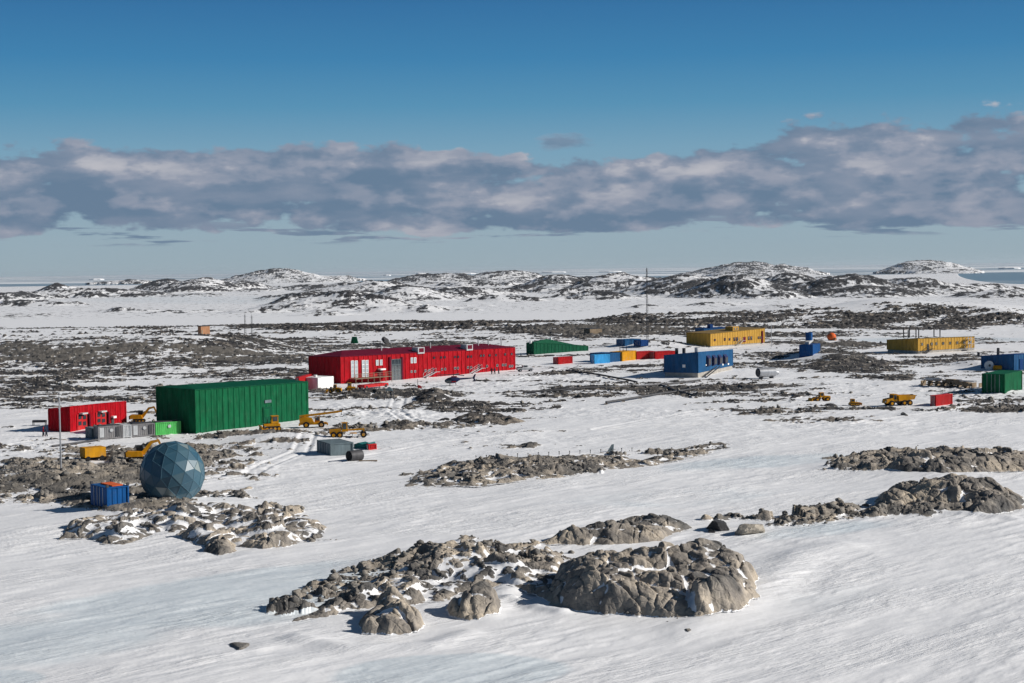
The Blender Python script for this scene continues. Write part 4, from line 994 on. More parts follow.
# brown board hut, green hut, orange dome hut, dark hut
fr = Frame((201, 334.5), (210, 333.9), 198, (326.5, 326.3, 326.9)); h = thing('board_hut', 'small brown wooden hut alone on the rocky ridge at the left', 'hut', fr.a, fr.rz)
MB().box(0, fr.L, 0, fr.w, -.5, fr.hA).build('wall', M['brown'], h); MB().box(-.15, fr.L+.15, -.15, fr.w+.15, fr.hA+.003, fr.hA+.25).build('roof', M['dsteel'], h); MB().box(.3, 1.1, -.08, -.003, 0, 1.9).build('door', M['wood'], h)
p = at(354.5, 343.2); s_ = 7.6/F*p.y; h = thing('green_hut', 'small dark green hut with sloping sides on the snow behind the red building', 'hut', p)
MB().rings([[(-s_*.5, -s_*.4, -.3), (s_*.5, -s_*.4, -.3), (s_*.5, s_*.4, -.3), (-s_*.5, s_*.4, -.3)], [(-s_*.3, -s_*.25, s_*.85), (s_*.3, -s_*.25, s_*.85), (s_*.3, s_*.25, s_*.85), (-s_*.3, s_*.25, s_*.85)]]).build('shell', M['dgreen'], h)
MB().box(-s_*.12, s_*.12, -s_*.44, -s_*.30, -.1, s_*.4).build('door', M['green'], h)
p = at(831.5, 340.5); s_ = 9/F*p.y/2; h = thing('round_hut', 'round orange dome hut on the snow beside the grey gravel', 'hut', (p.x, p.y, p.z+s_*.8))
bm = bmesh.new(); bmesh.ops.create_uvsphere(bm, u_segments=20, v_segments=12, radius=s_); bm.verts.ensure_lookup_table()
for v in bm.verts: v.co.z *= .95
me = bpy.data.meshes.new('shell'); bm.to_mesh(me); bm.free(); me.materials.append(M['orange']); me.polygons.foreach_set('use_smooth', [True]*len(me.polygons)); o = bpy.data.objects.new('shell', me); COL.objects.link(o); o.parent = h
MB().cyl((s_*.3, -s_*.5, -s_*.3), (s_*.75, -s_*1.0, -s_*.55), s_*.34, 12).build('entrance_tunnel', M['brown'], h)
MB().cyl((0, 0, -s_*1.1), (0, 0, -s_*.72), s_*.8, 16).build('base', M['dsteel'], h)
fr = Frame((812.5, 355.6), (820, 352.5), 799.6, (345, 343.6, 345.2)); h = block('blue_hut', 'blue hut carrying a small blue turret beside the grey gravel mound', 'hut', fr, M['cblue'], M['dblue'], .9, .05, over=.08)
MB().box(fr.L*.05, fr.L*.6, fr.w*.30, fr.w*.62, fr.hA+.003, fr.hA+.75).build('turret_base', M['lgrey'], h)
MB().cyl((fr.L*.3, fr.w*.46, fr.hA+.76), (fr.L*.3, fr.w*.46, fr.hA+3.0), 1.05, 10).build('turret', M['cblue'], h)
fr = Frame((590, 334.5), (602, 333.8), w=4, top=(329, 328.8, None)); h = thing('timber_hut', 'low grey brown hut against the rocks left of the tall mast', 'hut', fr.a, fr.rz)
MB().box(0, fr.L, 0, 4, -.5, fr.hA).build('wall', M['wood'], h); MB().box(-.1, fr.L+.1, -.1, 4.1, fr.hA+.003, fr.hA+.2).build('roof', M['dsteel'], h)
# ochre trailer box
fr = Frame((85, 461.3), (106.3, 459.6), w=2.2, top=(448.4, 447.3, None)); h = thing('trailer', 'ochre box trailer on dark runners near the left mast', 'trailer', fr.a, fr.rz)
MB().box(0, fr.L, 0, 2.2, .45, fr.hA).build('body', M['dplant'], h, bevel=.04)
for x in (.5, fr.L-.6): MB().cyl((x, -.05, .3), (x, .35, .3), .36, 14).build('wheel', M['black'], h); MB().cyl((x, 1.85, .3), (x, 2.25, .3), .36, 14).build('wheel', M['black'], h)
MB().bar((fr.L, 1.1, .5), (fr.L+1.0, 1.1, .35), .12).build('drawbar', M['dsteel'], h)
# white snow-covered block by the red building
fr = Frame((318, 390.5), (334, 389), w=5, top=(377.8, 377.3, None)); h = thing('white_tank', 'plain white rectangular tank at the left end of the long red building', 'tank', fr.a, fr.rz)
MB().box(0, fr.L, 0, 5, -.5, fr.hA).build('body', M['white'], h, bevel=.06); MB().cyl((1.5, 2, fr.hA), (1.5, 2, fr.hA+.5), .4).build('hatch', M['white'], h)

# ------------------------------------------------------------------ geodesic dome
pc = at(173, 500); pc.x += (173-512)/F*3.4; R_ = 32.4/F*(pc.y+3.4); cz = zat(173, 473.2, pc.y+3.4); r = thing('radome', 'blue faceted geodesic dome on the rocks in the left foreground', 'radome', (pc.x, pc.y+3.4, cz))
b0 = bmesh.new(); bmesh.ops.create_icosphere(b0, subdivisions=1, radius=1); bm = bmesh.new()
for f in b0.faces:
    A_, B_, C_ = [v.co for v in f.verts]; g = {}
    for i in range(4):
        for j in range(4-i): g[i, j] = bm.verts.new((A_*(3-i-j)+B_*i+C_*j).normalized()*R_)
    for i in range(3):
        for j in range(3-i):
            bm.faces.new((g[i, j], g[i+1, j], g[i, j+1]))
            if i+j < 2: bm.faces.new((g[i+1, j], g[i+1, j+1], g[i, j+1]))
b0.free(); bmesh.ops.remove_doubles(bm, verts=bm.verts, dist=.01)
rn = random.Random(3)
bmesh.ops.rotate(bm, verts=bm.verts, cent=(0, 0, 0), matrix=Matrix.Rotation(.5, 3, 'X') @ Matrix.Rotation(.8, 3, 'Z'))
dele = [v for v in bm.verts if v.co.z < -R_*.93]; bmesh.ops.delete(bm, geom=dele, context='VERTS')
edges = [(e.verts[0].co.copy(), e.verts[1].co.copy()) for e in bm.edges]
def dome_mat():
    mt, n, b = newmat('dome_panels'); a = n.new('ShaderNodeAttribute', attribute_name='panel')
    c = n.ramp(a.outputs['Fac'], [(0.0, (0.022, 0.070, 0.108)), (0.55, (0.036, 0.095, 0.135)), (0.92, (0.06, 0.11, 0.135)), (0.985, (0.20, 0.24, 0.24))])
    n.l.new(c, b.inputs['Base Color']); b.inputs['Roughness'].default_value = .38; return mt
me = bpy.data.meshes.new('shell'); bm.to_mesh(me); bm.free()
at_ = me.attributes.new('panel', 'FLOAT', 'FACE'); at_.data.foreach_set('value', [rn.random() for _ in me.polygons]); me.materials.append(dome_mat())
o = bpy.data.objects.new('shell', me); COL.objects.link(o); o.parent = r
rb_ = MB()
for a, b in edges: rb_.bar(a*1.002, b*1.002, .035)
rb_.build('panel_ribs', plain('rib_paint', (0.07, 0.14, 0.18), .5), r)
MB().cyl((0, 0, -R_*1.12), (0, 0, -R_*.9), R_*.5, 32).build('base_ring', M['concrete'], r)

# ------------------------------------------------------------------ masts, poles, stakes
def mast(name, label, u, vb, vt, r0=.09, lattice=False, group=None, arms=True, w=.5, cat='mast'):
    p = at(u, vb); h = zat(u, vt, p.y)-p.z; t_ = thing(name, label, cat, p, 0, group)
    if lattice:
        b = MB(); n = max(4, int(h/1.6)); pts = [(w*math.cos(a), w*math.sin(a)) for a in (.3, 2.4, 4.5)]
        for (x, y) in pts: b.bar((x, y, -.5), (x*.5, y*.5, h), .07)
        for k in range(n):
            z0, z1 = h*k/n, h*(k+1)/n; s0, s1 = 1-.5*k/n, 1-.5*(k+1)/n
            for i in range(3):
                a, c = pts[i], pts[(i+1) % 3]; b.bar((a[0]*s0, a[1]*s0, z0), (c[0]*s1, c[1]*s1, z1), .04); b.bar((a[0]*s0, a[1]*s0, z0), (c[0]*s0, c[1]*s0, z0), .03)
        b.build('lattice', M['dsteel'], t_)
    else: MB().cyl((0, 0, -.5), (0, 0, h), r0, 10, r0*.7).build('pole', M['steel'] if r0 > .1 else M['dsteel'], t_)
    if arms:
        a = MB()
        a.bar((-.9, 0, h*.93), (.9, 0, h*.93), .06); a.cyl((0, 0, h), (0, 0, h+.7), .03, 6); a.bar((0, -.6, h*.86), (0, .6, h*.86), .05)
        a.build('antenna', M['steel'], t_)
    return t_
mast('pole_mast', 'slim grey pole mast standing in front of the small red shed', 61.2, 470.5, 398, .13)
mast('radio_mast', 'very tall thin lattice mast rising to the horizon near the middle', 647.4, 345.5, 268, lattice=True, w=.42)
mast('radio_mast', 'left one of the two lattice masts on the rocky ridge behind the green store', 245.3, 338.5, 314.5, lattice=True, w=.5, group='pair of masts on the ridge')
mast('radio_mast', 'right one of the two lattice masts on the rocky ridge behind the green store', 252, 339, 315.5, lattice=True, w=.5, group='pair of masts on the ridge')
mast('pole_mast', 'thin pole right of the middle yellow building', 771.4, 347, 324, .11)
mast('marker_stake', 'short stake with a crossbar in the snow at the left edge', 4.5, 477.5, 469, .05, arms=True, cat='stake')
mast('marker_pole', 'short pole with a wind sock base before the helicopter', 417.8, 388, 379, .07, arms=False, cat='pole')
p = at(420, 388.3); fl = thing('marker_box', 'small red marker beside the short pole left of the helicopter', 'marker', p)
MB().rings([[(-.5, 0, 0), (.5, 0, 0), (.5, .3, 0), (-.5, .3, 0)], [(-.5, 0, .8), (.2, 0, .55), (.2, .3, .55), (-.5, .3, .8)]]).build('panel', M['bred'], fl)
# stakes carrying a line above the rock strip
st0 = None; pts_ = []
SG = 'stakes along the line above the rubble strip'
for i, u in enumerate(np.linspace(476, 632, 16)):
    v = 459.8-(u-476)*.052; p = at(u, v); pts_.append(p)
    if st0 is None:
        st0 = thing('marker_stake', 'short dark stake in the line along the top of the middle rubble strip', 'stake', p, 0, SG)
        MB().bar((0, 0, -.2), (0, 0, .5), .07).build('post', M['dsteel'], st0); MB().box(-.07, .07, -.07, .07, .5, .6).build('cap', M['black'], st0)
    else: dup(st0, p, .3*i, 'short dark stake in the line along the top of the middle rubble strip', SG)
# tilted dark panel (antenna reflector) in the snow
p = at(610.5, 452.3); s_ = p.y/F; r = thing('leaning_panel', 'dark tapering panel leaning up out of the snow above the rubble strip', 'panel', p, .15)
MB().add([(-4.5*s_, 0, -.2), (2.8*s_, 0, -.1), (4.4*s_, .5, 7.6*s_), (2.2*s_, .5, 7.4*s_), (-4.5*s_, .15, -.2), (2.8*s_, .15, -.1), (4.4*s_, .62, 7.6*s_), (2.2*s_, .62, 7.4*s_)],
         [(0, 1, 2, 3), (7, 6, 5, 4), (0, 4, 5, 1), (1, 5, 6, 2), (2, 6, 7, 3), (3, 7, 4, 0)]).build('board', M['slate'], r)
MB().bar((1.5*s_, .2, 0), (3.5*s_, 1.2, 5*s_), .07).build('prop', M['dsteel'], r)

# ------------------------------------------------------------------ pipelines on low trestles
def pipeline(label, pts, rad=.22, hgt=.45):
    P = [at(u, v) for (u, v) in pts]; o0 = P[0]; r = thing('pipeline', label, 'pipeline', o0)
    pp = MB(); tr_ = MB(); prev = None; cnt = 0
    fine = []
    for a, b in zip(P[:-1], P[1:]):
        n = max(1, int((b-a).length/6))
        for k in range(n): q = a.lerp(b, k/n); fine.append(Vector((q.x, q.y, gz(q.x, q.y)+hgt)))
    q = P[-1]; fine.append(Vector((q.x, q.y, gz(q.x, q.y)+hgt)))
    for a, b in zip(fine[:-1], fine[1:]): pp.cyl(a-o0, b-o0, rad, 8)
    pp.build('pipe', M['dsteel'], r)
    for q in fine[:40]:
        l = q-o0; MB().box(l.x-.35, l.x+.35, l.y-.12, l.y+.12, l.z-hgt-.6, l.z-rad).build('trestle', M['wood'], r)
pipeline('dark pipeline slanting down the snow below the row of coloured containers', [(566, 372), (600, 376.5), (637, 384)])
pipeline('long dark pipeline running from the lower left up to the blue powerhouse', [(523, 394.2), (560, 392), (610, 389), (662, 386.5), (700, 382)])
pipeline('lower dark pipeline crossing the grey rubble towards the powerhouse', [(606, 404.5), (640, 399), (676, 393.5), (712, 387)])
pipeline('short pipeline crossing between the other two below the powerhouse', [(660, 386.5), (676, 393), (696, 398)])
pipeline('low pipe run climbing past the snow at the left of the red shed', [(52, 448), (75, 445), (98, 441.5)], .15, .3)

# ------------------------------------------------------------------ tanks
p = at(767, 378.5); r = thing('storage_tank', 'horizontal grey steel tank on legs right of the blue powerhouse', 'tank', p, .35); k = 1.0
MB().cyl((-2.4, 0, 1.5), (2.0, .0, 1.5), 1.15, 24).build('cylinder', M['steel'], r, smooth=True)
MB().cyl((-2.6, 0, 1.5), (-2.41, 0, 1.5), .95, 24).build('end_cap', M['dsteel'], r)
for x in (-1.6, 1.2):
    MB().box(x-.15, x+.15, -.8, .8, -.4, .75).build('saddle', M['dsteel'], r)
MB().cyl((2.0, 0, 1.5), (3.0, 0, 1.2), .5, 16).build('outlet', M['steel'], r)
p = at(355, 460.8); r = thing('fuel_tank', 'short black cylindrical tank lying in the snow before the slate grey container', 'tank', p, .75)
MB().cyl((-1.05, 0, .75), (1.05, 0, .75), .78, 24).build('drum', M['dsteel'], r, smooth=True); MB().cyl((-1.12, 0, .75), (-1.051, 0, .75), .66, 24).build('end_cap', M['black'], r)
MB().box(-.8, .8, -.5, .5, -.2, .1).build('cradle', M['black'], r)
p = at(368, 461.6); r = thing('timber_plank', 'grey plank sled lying on the snow right of the black tank', 'plank', p, .05)
MB().box(-1.3, 1.3, -.3, .3, .05, .18).build('board', M['wood'], r); MB().box(-1.1, -1.0, -.4, .4, 0, .049).build('runner', M['dsteel'], r); MB().box(1.0, 1.1, -.4, .4, 0, .049).build('runner', M['dsteel'], r)
# small trolley left
p = at(39, 425.6); r = thing('goods_frame', 'dark low frame standing on the snow at the far left', 'frame', p, .05)
MB().box(-1.2, 1.2, 0, .9, .55, .95).build('top', M['dsteel'], r)
for x in (-1.15, 1.05):
    for y in (0, .8): MB().box(x, x+.1, y, y+.1, -.2, .549).build('leg', M['dsteel'], r)
# stored pipe racks at right
p0 = at(921, 386.5); p1 = at(979, 388.5); rz = math.atan2(p1.y-p0.y, p1.x-p0.x); L_ = (p1-p0).length; r = thing('storage_rack', 'long low rack of timber and pipe left of the green container', 'rack', p0, rz)
rn = random.Random(9)
for i in range(9):
    x = L_*i/8; MB().box(x-.08, x+.08, 0, 2.2, -.5, 1.3).build('upright', M['wood'], r)
b = MB()
for i in range(26):
    x = rn.uniform(0, L_-2.5); z = rn.uniform(.5, 1.6); b.box(x, x+rn.uniform(1, 2.8), rn.uniform(-.2, .6), rn.uniform(1, 2), z, z+rn.uniform(.1, .4))
b.build('stored_timber', M['wood'], r)
b = MB()
for i in range(12):
    x = rn.uniform(0, L_-3); y = rn.uniform(-.3, 2); z = rn.uniform(1.3, 1.9); b.cyl((x, y, z), (x+rn.uniform(2, 4), y+rn.uniform(-.4, .4), z), rn.uniform(.08, .2), 8)
b.build('stored_pipe', M['lgrey'], r)
p = at(989, 369.8); s_ = p.y/F; r = thing('cable_drum', 'white cable drum standing left of a small yellow tank by the blue building', 'drum', p, .2)
MB().cyl((0, -.3, 1.1), (0, .3, 1.1), 1.15, 20).build('flange', M['white'], r); MB().cyl((0, -.4, 1.1), (0, .4, 1.1), .3, 12).build('hub', M['dsteel'], r)
p = at(997.5, 370.2); r = thing('yellow_tank', 'small yellow tank between the white drum and the green container', 'tank', p, .2)
MB().cyl((-.9, 0, .65), (.9, 0, .65), .6, 16).build('cylinder', M['plant'], r, smooth=True); MB().box(-.6, .6, -.4, .4, -.2, .2).build('saddle', M['dsteel'], r)

# ------------------------------------------------------------------ vehicles (x is forward)
def wheel(root, x, y, r, w, rim=None, mat=None):
    o = MB().cyl((x, y-w/2, r), (x, y+w/2, r), r, 20).build('wheel', M['black'], root); MB().cyl((x, y-w/2-.02, r), (x, y+w/2+.02, r), r*.5, 12).build('rim', rim or M['plant'], o); return o
def track(root, y, L, h, w=.5):
    pts = []
    for i in range(9): a = -math.pi/2+math.pi*i/8; pts.append((L/2-h/2+h/2*math.cos(a), h/2+h/2*math.sin(a)))
    for i in range(9): a = math.pi/2+math.pi*i/8; pts.append((-L/2+h/2+h/2*math.cos(a), h/2+h/2*math.sin(a)))
    o = MB().prism(pts, y-w/2, y+w/2).build('track', M['black'], root); m = MB()
    for k in range(4): x = -L/2+h/2+(L-h)*k/3; m.cyl((x, y-w/2-.03, h/2), (x, y+w/2+.03, h/2), h*.28, 10)
    m.build('roller', M['dplant'], o)
def cab(root, x0, x1, y0, y1, z0, z1, mat):
    c = MB().rings([[(x0, y0, z0), (x1, y0, z0), (x1, y1, z0), (x0, y1, z0)], [(x0+.08, y0+.06, z1), (x1-.15, y0+.06, z1), (x1-.15, y1-.06, z1), (x0+.08, y1-.06, z1)]]).build('cab', mat, root)
    h = z1-z0; g = MB().box(x0+.2, x1-.3, y0-.01, y1+.01, z0+h*.3, z0+h*.93).box(x1-.16, x1-.02, y0+.15, y1-.15, z0+h*.45, z0+h*.88).box(x0+.02, x0+.06, y0+.15, y1-.15, z0+h*.45, z0+h*.88)
    g.build('window', GL, c); MB().box(x0-.05, x1-.05, y0, y1, z1+.003, z1+.1).build('cab_roof', mat, c); return c
def excavator(label, p, rz, s=1.0, group=None):
    r = thing('excavator', label, 'excavator', p, rz, group, s)
    for y in (-1, 1): track(r, y, 3.4, .85, .5)
    MB().prism([(-2.0, 1.0), (-2.1, 1.9), (-1.7, 2.1), (.9, 2.0), (1.2, 1.0)], -1.15, 1.15).build('body', M['plant'], r, bevel=.04)
    MB().box(-2.3, -1.9, -1.0, 1.0, .95, 1.8).build('counterweight', M['dsteel'], r)
    cab(r, -.1, 1.2, .2, 1.1, 2.0, 2.95, M['dsteel'])
    MB().prism([(.9, 1.4), (.9, 1.9), (2.6, 3.9), (4.0, 4.1), (4.1, 3.7), (2.9, 3.4), (1.4, 1.3)], -.55, -.15).build('boom', M['plant'], r)
    st = MB().prism([(3.7, 4.2), (4.2, 4.1), (4.9, 2.4), (4.6, 2.2)], -.5, -.2).build('stick', M['plant'], r)
    MB().prism([(4.5, 2.5), (5.0, 2.4), (5.1, 1.7), (4.5, 1.4), (4.0, 1.7), (4.1, 1.9), (4.5, 2.0)], -.8, .1).build('bucket', M['dsteel'], r)
    return r
def dozer(label, p, rz, s=1.0, group=None):
    r = thing('bulldozer', label, 'bulldozer', p, rz, group, s)
    for y in (-.85, .85): track(r, y, 3.0, .9, .45)
    MB().prism([(-1.4, .5), (-1.4, 1.3), (0, 1.4), (1.5, 1.3), (1.5, .5)], -.6, .6).build('body', M['plant'], r, bevel=.04)
    cab(r, -1.1, .2, -.6, .6, 1.4, 2.6, M['plant'])
    MB().cyl((.8, 0, 1.3), (.8, 0, 2.1), .07, 8).build('exhaust', M['dsteel'], r)
    MB().prism([(1.95, .1), (2.1, .1), (2.0, .6), (2.15, 1.1), (2.0, 1.1), (1.85, .6)], -1.4, 1.4).build('blade', M['plant'], r)
    MB().bar((1.9, -1.05, .5), (.2, -1.2, .4), .14).bar((1.9, 1.05, .5), (.2, 1.2, .4), .14).build('push_arm', M['dplant'], r)
    return r
def loader(label, p, rz, s=1.0, group=None):
    r = thing('wheel_loader', label, 'loader', p, rz, group, s)
    for x in (-1.3, 1.3):
        for y in (-.95, .95): wheel(r, x, y, .65, .45)
    MB().prism([(-2.2, .7), (-2.2, 1.6), (-.6, 1.75), (-.4, .7)], -.75, .75).build('body', M['plant'], r, bevel=.04)
    MB().prism([(.2, .6), (.2, 1.4), (1.8, 1.2), (1.8, .6)], -.5, .5).build('front_frame', M['plant'], r)
    cab(r, -.6, .5, -.65, .65, 1.3, 2.7, M['plant'])
    for y in (-.5, .5): MB().bar((.8, y, 1.5), (2.7, y, .6), .2, .14).build('lift_arm', M['plant'], r)
    MB().prism([(2.6, .1), (3.5, .1), (3.4, .25), (2.85, .35), (2.75, 1.0), (2.6, 1.1)], -1.3, 1.3).build('bucket', M['dplant'], r)
    return r
def crane(label, p, rz, s=1.0):
    r = thing('mobile_crane', label, 'mobile crane', p, rz, None, s)
    for x in (-1.7, 1.9):
        for y in (-1.05, 1.05): wheel(r, x, y, .75, .5)
    MB().box(-3.3, 3.2, -.85, .85, .75, 1.25).build('chassis', M['plant'], r, bevel=.04)
    MB().prism([(-3.2, 1.253), (-3.4, 2.3), (-2.2, 2.7), (-.4, 2.4), (.2, 1.253)], -1.0, .3).build('superstructure', M['plant'], r, bevel=.04)
    cab(r, .3, 1.6, .1, 1.0, 1.3, 2.5, M['plant'])
    MB().bar((-3.3, -.2, 2.75), (6.0, -.2, 3.7), .42, .5).build('boom', M['plant'], r); MB().bar((5.4, -.2, 3.66), (6.9, -.2, 3.8), .30, .36).build('boom_tip', M['plant'], r)
    MB().cyl((6.7, -.2, 3.6), (6.7, -.2, 3.2), .05, 6).box(6.55, 6.85, -.3, -.1, 2.95, 3.2).build('hook', M['black'], r)
    MB().bar((-.6, -.2, 1.8), (1.9, -.2, 3.1), .16).build('lift_ram', M['steel'], r)
    MB().box(-3.5, -3.15, -1.3, 1.3, .6, 1.0).build('outrigger', M['dplant'], r); MB().box(3.2, 3.5, -1.3, 1.3, .6, 1.0).build('outrigger', M['dplant'], r)
    return r
def grader(label, p, rz, s=1.0):
    r = thing('road_grader', label, 'grader', p, rz, None, s)
    for x in (-2.4, -1.2, 3.4):
        for y in (-.95, .95): wheel(r, x, y, .62, .4)
    MB().prism([(-3.2, .7), (-3.2, 1.7), (-1.0, 1.9), (-.8, .7)], -.6, .6).build('body', M['plant'], r, bevel=.04)
    MB().bar((-.8, 0, 1.4), (3.6, 0, 1.6), .3, .3).bar((3.5, 0, 1.6), (3.5, 0, .7), .25, .25).build('frame', M['plant'], r)
    cab(r, -.8, .4, -.6, .6, 1.2, 2.9, M['plant'])
    MB().box(1.2, 1.3, -1.7, 1.7, .2, .75).build('blade', M['steel'], r); MB().cyl((1.4, 0, .78), (1.4, 0, .9), .7, 20).build('turning_circle', M['dplant'], r)
    MB().bar((3.4, -.95, .62), (3.4, .95, .62), .16).build('axle', M['dsteel'], r); return r
def dump_truck(label, p, rz, s=1.0):
    r = thing('dump_truck', label, 'dump truck', p, rz, None, s)
    for x in (-2.2, -.9, 2.0):
        for y in (-1, 1): wheel(r, x, y, .6, .45)
    MB().box(-3.0, 3.0, -.5, .5, .6, .9).build('chassis', M['dsteel'], r)
    MB().prism([(1.6, .7), (1.6, 1.7), (3.1, 1.45), (3.3, .6)], -.95, .95).build('bonnet', M['plant'], r, bevel=.05)
    cab(r, .6, 1.65, -.9, .9, 1.0, 2.4, M['plant'])
    MB().add([(-3.3, -1.1, 1.3), (.3, -1.1, 1.0), (.5, -1.2, 2.2), (-3.6, -1.2, 2.2), (-3.3, 1.1, 1.3), (.3, 1.1, 1.0), (.5, 1.2, 2.2), (-3.6, 1.2, 2.2), (-3.1, -.98, 1.45), (.18, -.98, 1.2), (.35, -1.08, 2.2), (-3.5, -1.08, 2.2), (-3.1, .98, 1.45), (.18, .98, 1.2), (.35, 1.08, 2.2), (-3.5, 1.08, 2.2)],
             [(0, 1, 2, 3), (7, 6, 5, 4), (0, 4, 5, 1), (1, 5, 6, 2), (3, 7, 4, 0), (8, 11, 10, 9), (12, 13, 14, 15), (8, 9, 13, 12), (9, 10, 14, 13), (8, 12, 15, 11), (3, 2, 10, 11), (2, 6, 14, 10), (6, 7, 15, 14), (7, 3, 11, 15)]).build('tipper_body', M['plant'], r)
    for y in (-.75, .75): MB().cyl((3.25, y, .95), (3.34, y, .95), .14, 10).build('headlight', M['white'], r)
    return r
def put(fn, label, u, v, rz, wpx, base_len, **k):
    p = at(u, v); s = wpx/F*p.y/base_len; zs_ = k.pop('zs', 1.0); r = fn(label, p, rz, s, **k); r.scale.z *= zs_; return r
VG = 'yellow plant machines parked about the station'
put(excavator, 'yellow excavator with raised bent boom, behind the grey units beside the red shed', 138.5, 422.5, .12, 28, 7.2, group=VG)
put(excavator, 'yellow excavator half hidden by the geodesic dome', 137, 461.5, .25, 38, 7.2, group=VG)
put(dozer, 'yellow bulldozer parked before the door of the green store', 272, 431, math.pi+.35, 24, 4.2, group=VG)
put(crane, 'yellow mobile crane with its long boom pointing right, by the green store', 313.5, 427.5, .12, 43, 10.3)
put(grader, 'dirty yellow road grader behind the slate grey container', 346, 437.5, .12, 36, 7.0)
put(loader, 'small yellow wheel loader, leftmost machine on the open snow at the right', 821, 401, math.pi+.2, 23, 5.6, group=VG, zs=.75)
put(dozer, 'tiny yellow bulldozer between the wheel loader and the dump truck', 854, 405.3, .1, 14, 4.2, group=VG, zs=.72)
put(dump_truck, 'yellow dump truck with an angular tipper body left of the small red container', 898, 405.5, math.pi+.25, 33, 7.0)
put(loader, 'dirty yellow wheel loader parked among the gear before the long red building', 335, 393, math.pi-.1, 17, 5.6, group=VG)
put(dozer, 'dirty yellow bulldozer next to the red flat box before the long red building', 351, 391, .2, 13, 4.2, group=VG)
fr = Frame((364.5, 389.5), (388.5, 387.6), w=2.2, top=(385.6, 384.2, None)); r = thing('flat_trailer', 'long flat bright red trailer deck before the long red building', 'trailer', fr.a, fr.rz)
MB().box(0, fr.L, 0, 2.2, .35, .95).build('deck', M['bred'], r)
for x in (.8, fr.L-.8): wheel(r, x, .1, .38, .25, M['dsteel']); wheel(r, x, 2.1, .38, .25, M['dsteel'])
# four wheel drive beside the red building
def pickup(label, p, rz, s):
    r = thing('parked_pickup', label, 'pickup truck', p, rz, None, s)
    MB().prism([(-2.4, .5), (-2.4, 1.1), (-.6, 1.15), (1.0, 1.1), (2.2, 1.0), (2.35, .5)], -.9, .9).build('body', M['lgrey'], r, bevel=.05)
    cab(r, -.8, .9, -.82, .82, 1.1, 1.8, M['white'])
    for x in (-1.5, 1.5):
        for y in (-.85, .85): wheel(r, x, y, .42, .3, M['steel'])
    MB().box(-2.3, -.9, -.7, .7, 1.16, 1.35).build('cargo', M['dsteel'], r); MB().cyl((2.3, -.6, .8), (2.38, -.6, .8), .12, 10).build('headlight', M['white'], r); MB().cyl((2.3, .6, .8), (2.38, .6, .8), .12, 10).build('headlight', M['white'], r)
    return r
put(pickup, 'pale grey pickup parked at the right end of the long red building', 525, 371.6, .2, 17, 4.8)
# dark tripod table
p = at(389.3, 400); r = thing('cable_trestle', 'dark trestle with spread legs below the flat red trailer', 'trestle', p)
MB().rings([[(-1.1, -.6, 2.6), (1.1, -.6, 2.6), (1.1, .6, 2.6), (-1.1, .6, 2.6)], [(-.3, -.2, 3.6), (.3, -.2, 3.6), (.3, .2, 3.6), (-.3, .2, 3.6)]]).build('top', M['slate'], r)
for (x, y) in ((-1, -.6), (1, -.6), (1, .6), (-1, .6)): MB().bar((x*.8, y*.8, 2.6), (x*1.5, y*1.5, -.3), .12).build('leg', M['dsteel'], r)
r.scale = (.75,)*3
# helicopter
def helicopter(label, p, rz, s):
    r = thing('helicopter', label, 'helicopter', p, rz, None, s)
    prof = [(2.5, .05, 1.5, .05), (2.3, .45, 1.5, .42), (1.6, .78, 1.62, .78), (.5, .88, 1.72, .95), (-.6, .8, 1.8, .92), (-1.5, .5, 1.95, .6), (-2.2, .25, 2.1, .3), (-6.2, .11, 2.35, .14)]
    rings = [[(x, w*math.cos(a), z+h*math.sin(a)) for a in [2*math.pi*i/14 for i in range(14)]] for (x, w, z, h) in prof]
    b = MB().rings(rings[:6]).build('fuselage', M['navy'], r, smooth=True)
    MB().rings([[(x, y*1.02, 1.55+(z-1.55)*1.03) for (x, y, z) in rg] for rg in rings[1:4]]).build('windscreen', GL, b, smooth=True)
    MB().box(-.9, .3, -.93, .93, 1.2, 1.5).build('side_stripe', M['bred'], b)
    MB().rings(rings[5:]).build('tail_boom', M['navy'], r, smooth=True)
    MB().prism([(-5.8, 2.4), (-6.5, 3.5), (-6.9, 3.5), (-6.5, 2.3), (-6.8, 1.5), (-6.4, 1.5)], -.05, .05).build('tail_fin', M['navy'], r)
    MB().box(-5.0, -4.6, -.9, .9, 2.26, 2.32).build('stabiliser', M['navy'], r)
    MB().bar((-6.4, -.15, 1.7), (-6.4, -.15, 3.2), .1, .03).build('tail_rotor', M['lgrey'], r)
    MB().box(-1.2, .5, -.35, .35, 2.55, 2.95).build('engine_cowl', M['cred'], r, bevel=.08)
    h = MB().cyl((-.2, 0, 2.9), (-.2, 0, 3.45), .1, 10).build('rotor_hub', M['dsteel'], r)
    for a in (.25, .25+2*math.pi/3, .25+4*math.pi/3):
        MB().bar((-.2, 0, 3.42), (-.2+5*math.cos(a), 5*math.sin(a), 3.36), .04, .26).build('rotor_blade', M['dsteel'], h)
    for y in (-1.0, 1.0):
        MB().bar((-1.5, y, .08), (1.8, y, .08), .1).bar((1.8, y, .08), (2.1, y, .3), .1).bar((-.9, y, .08), (-.8, y*.6, 1.0), .08).bar((1.0, y, .08), (.9, y*.6, 1.0), .08).build('skid', M['dsteel'], r)
    return r
put(helicopter, 'dark helicopter with red cowling landed on the snow before the long red building', 453, 386, math.pi-.05, 31, 9.2)

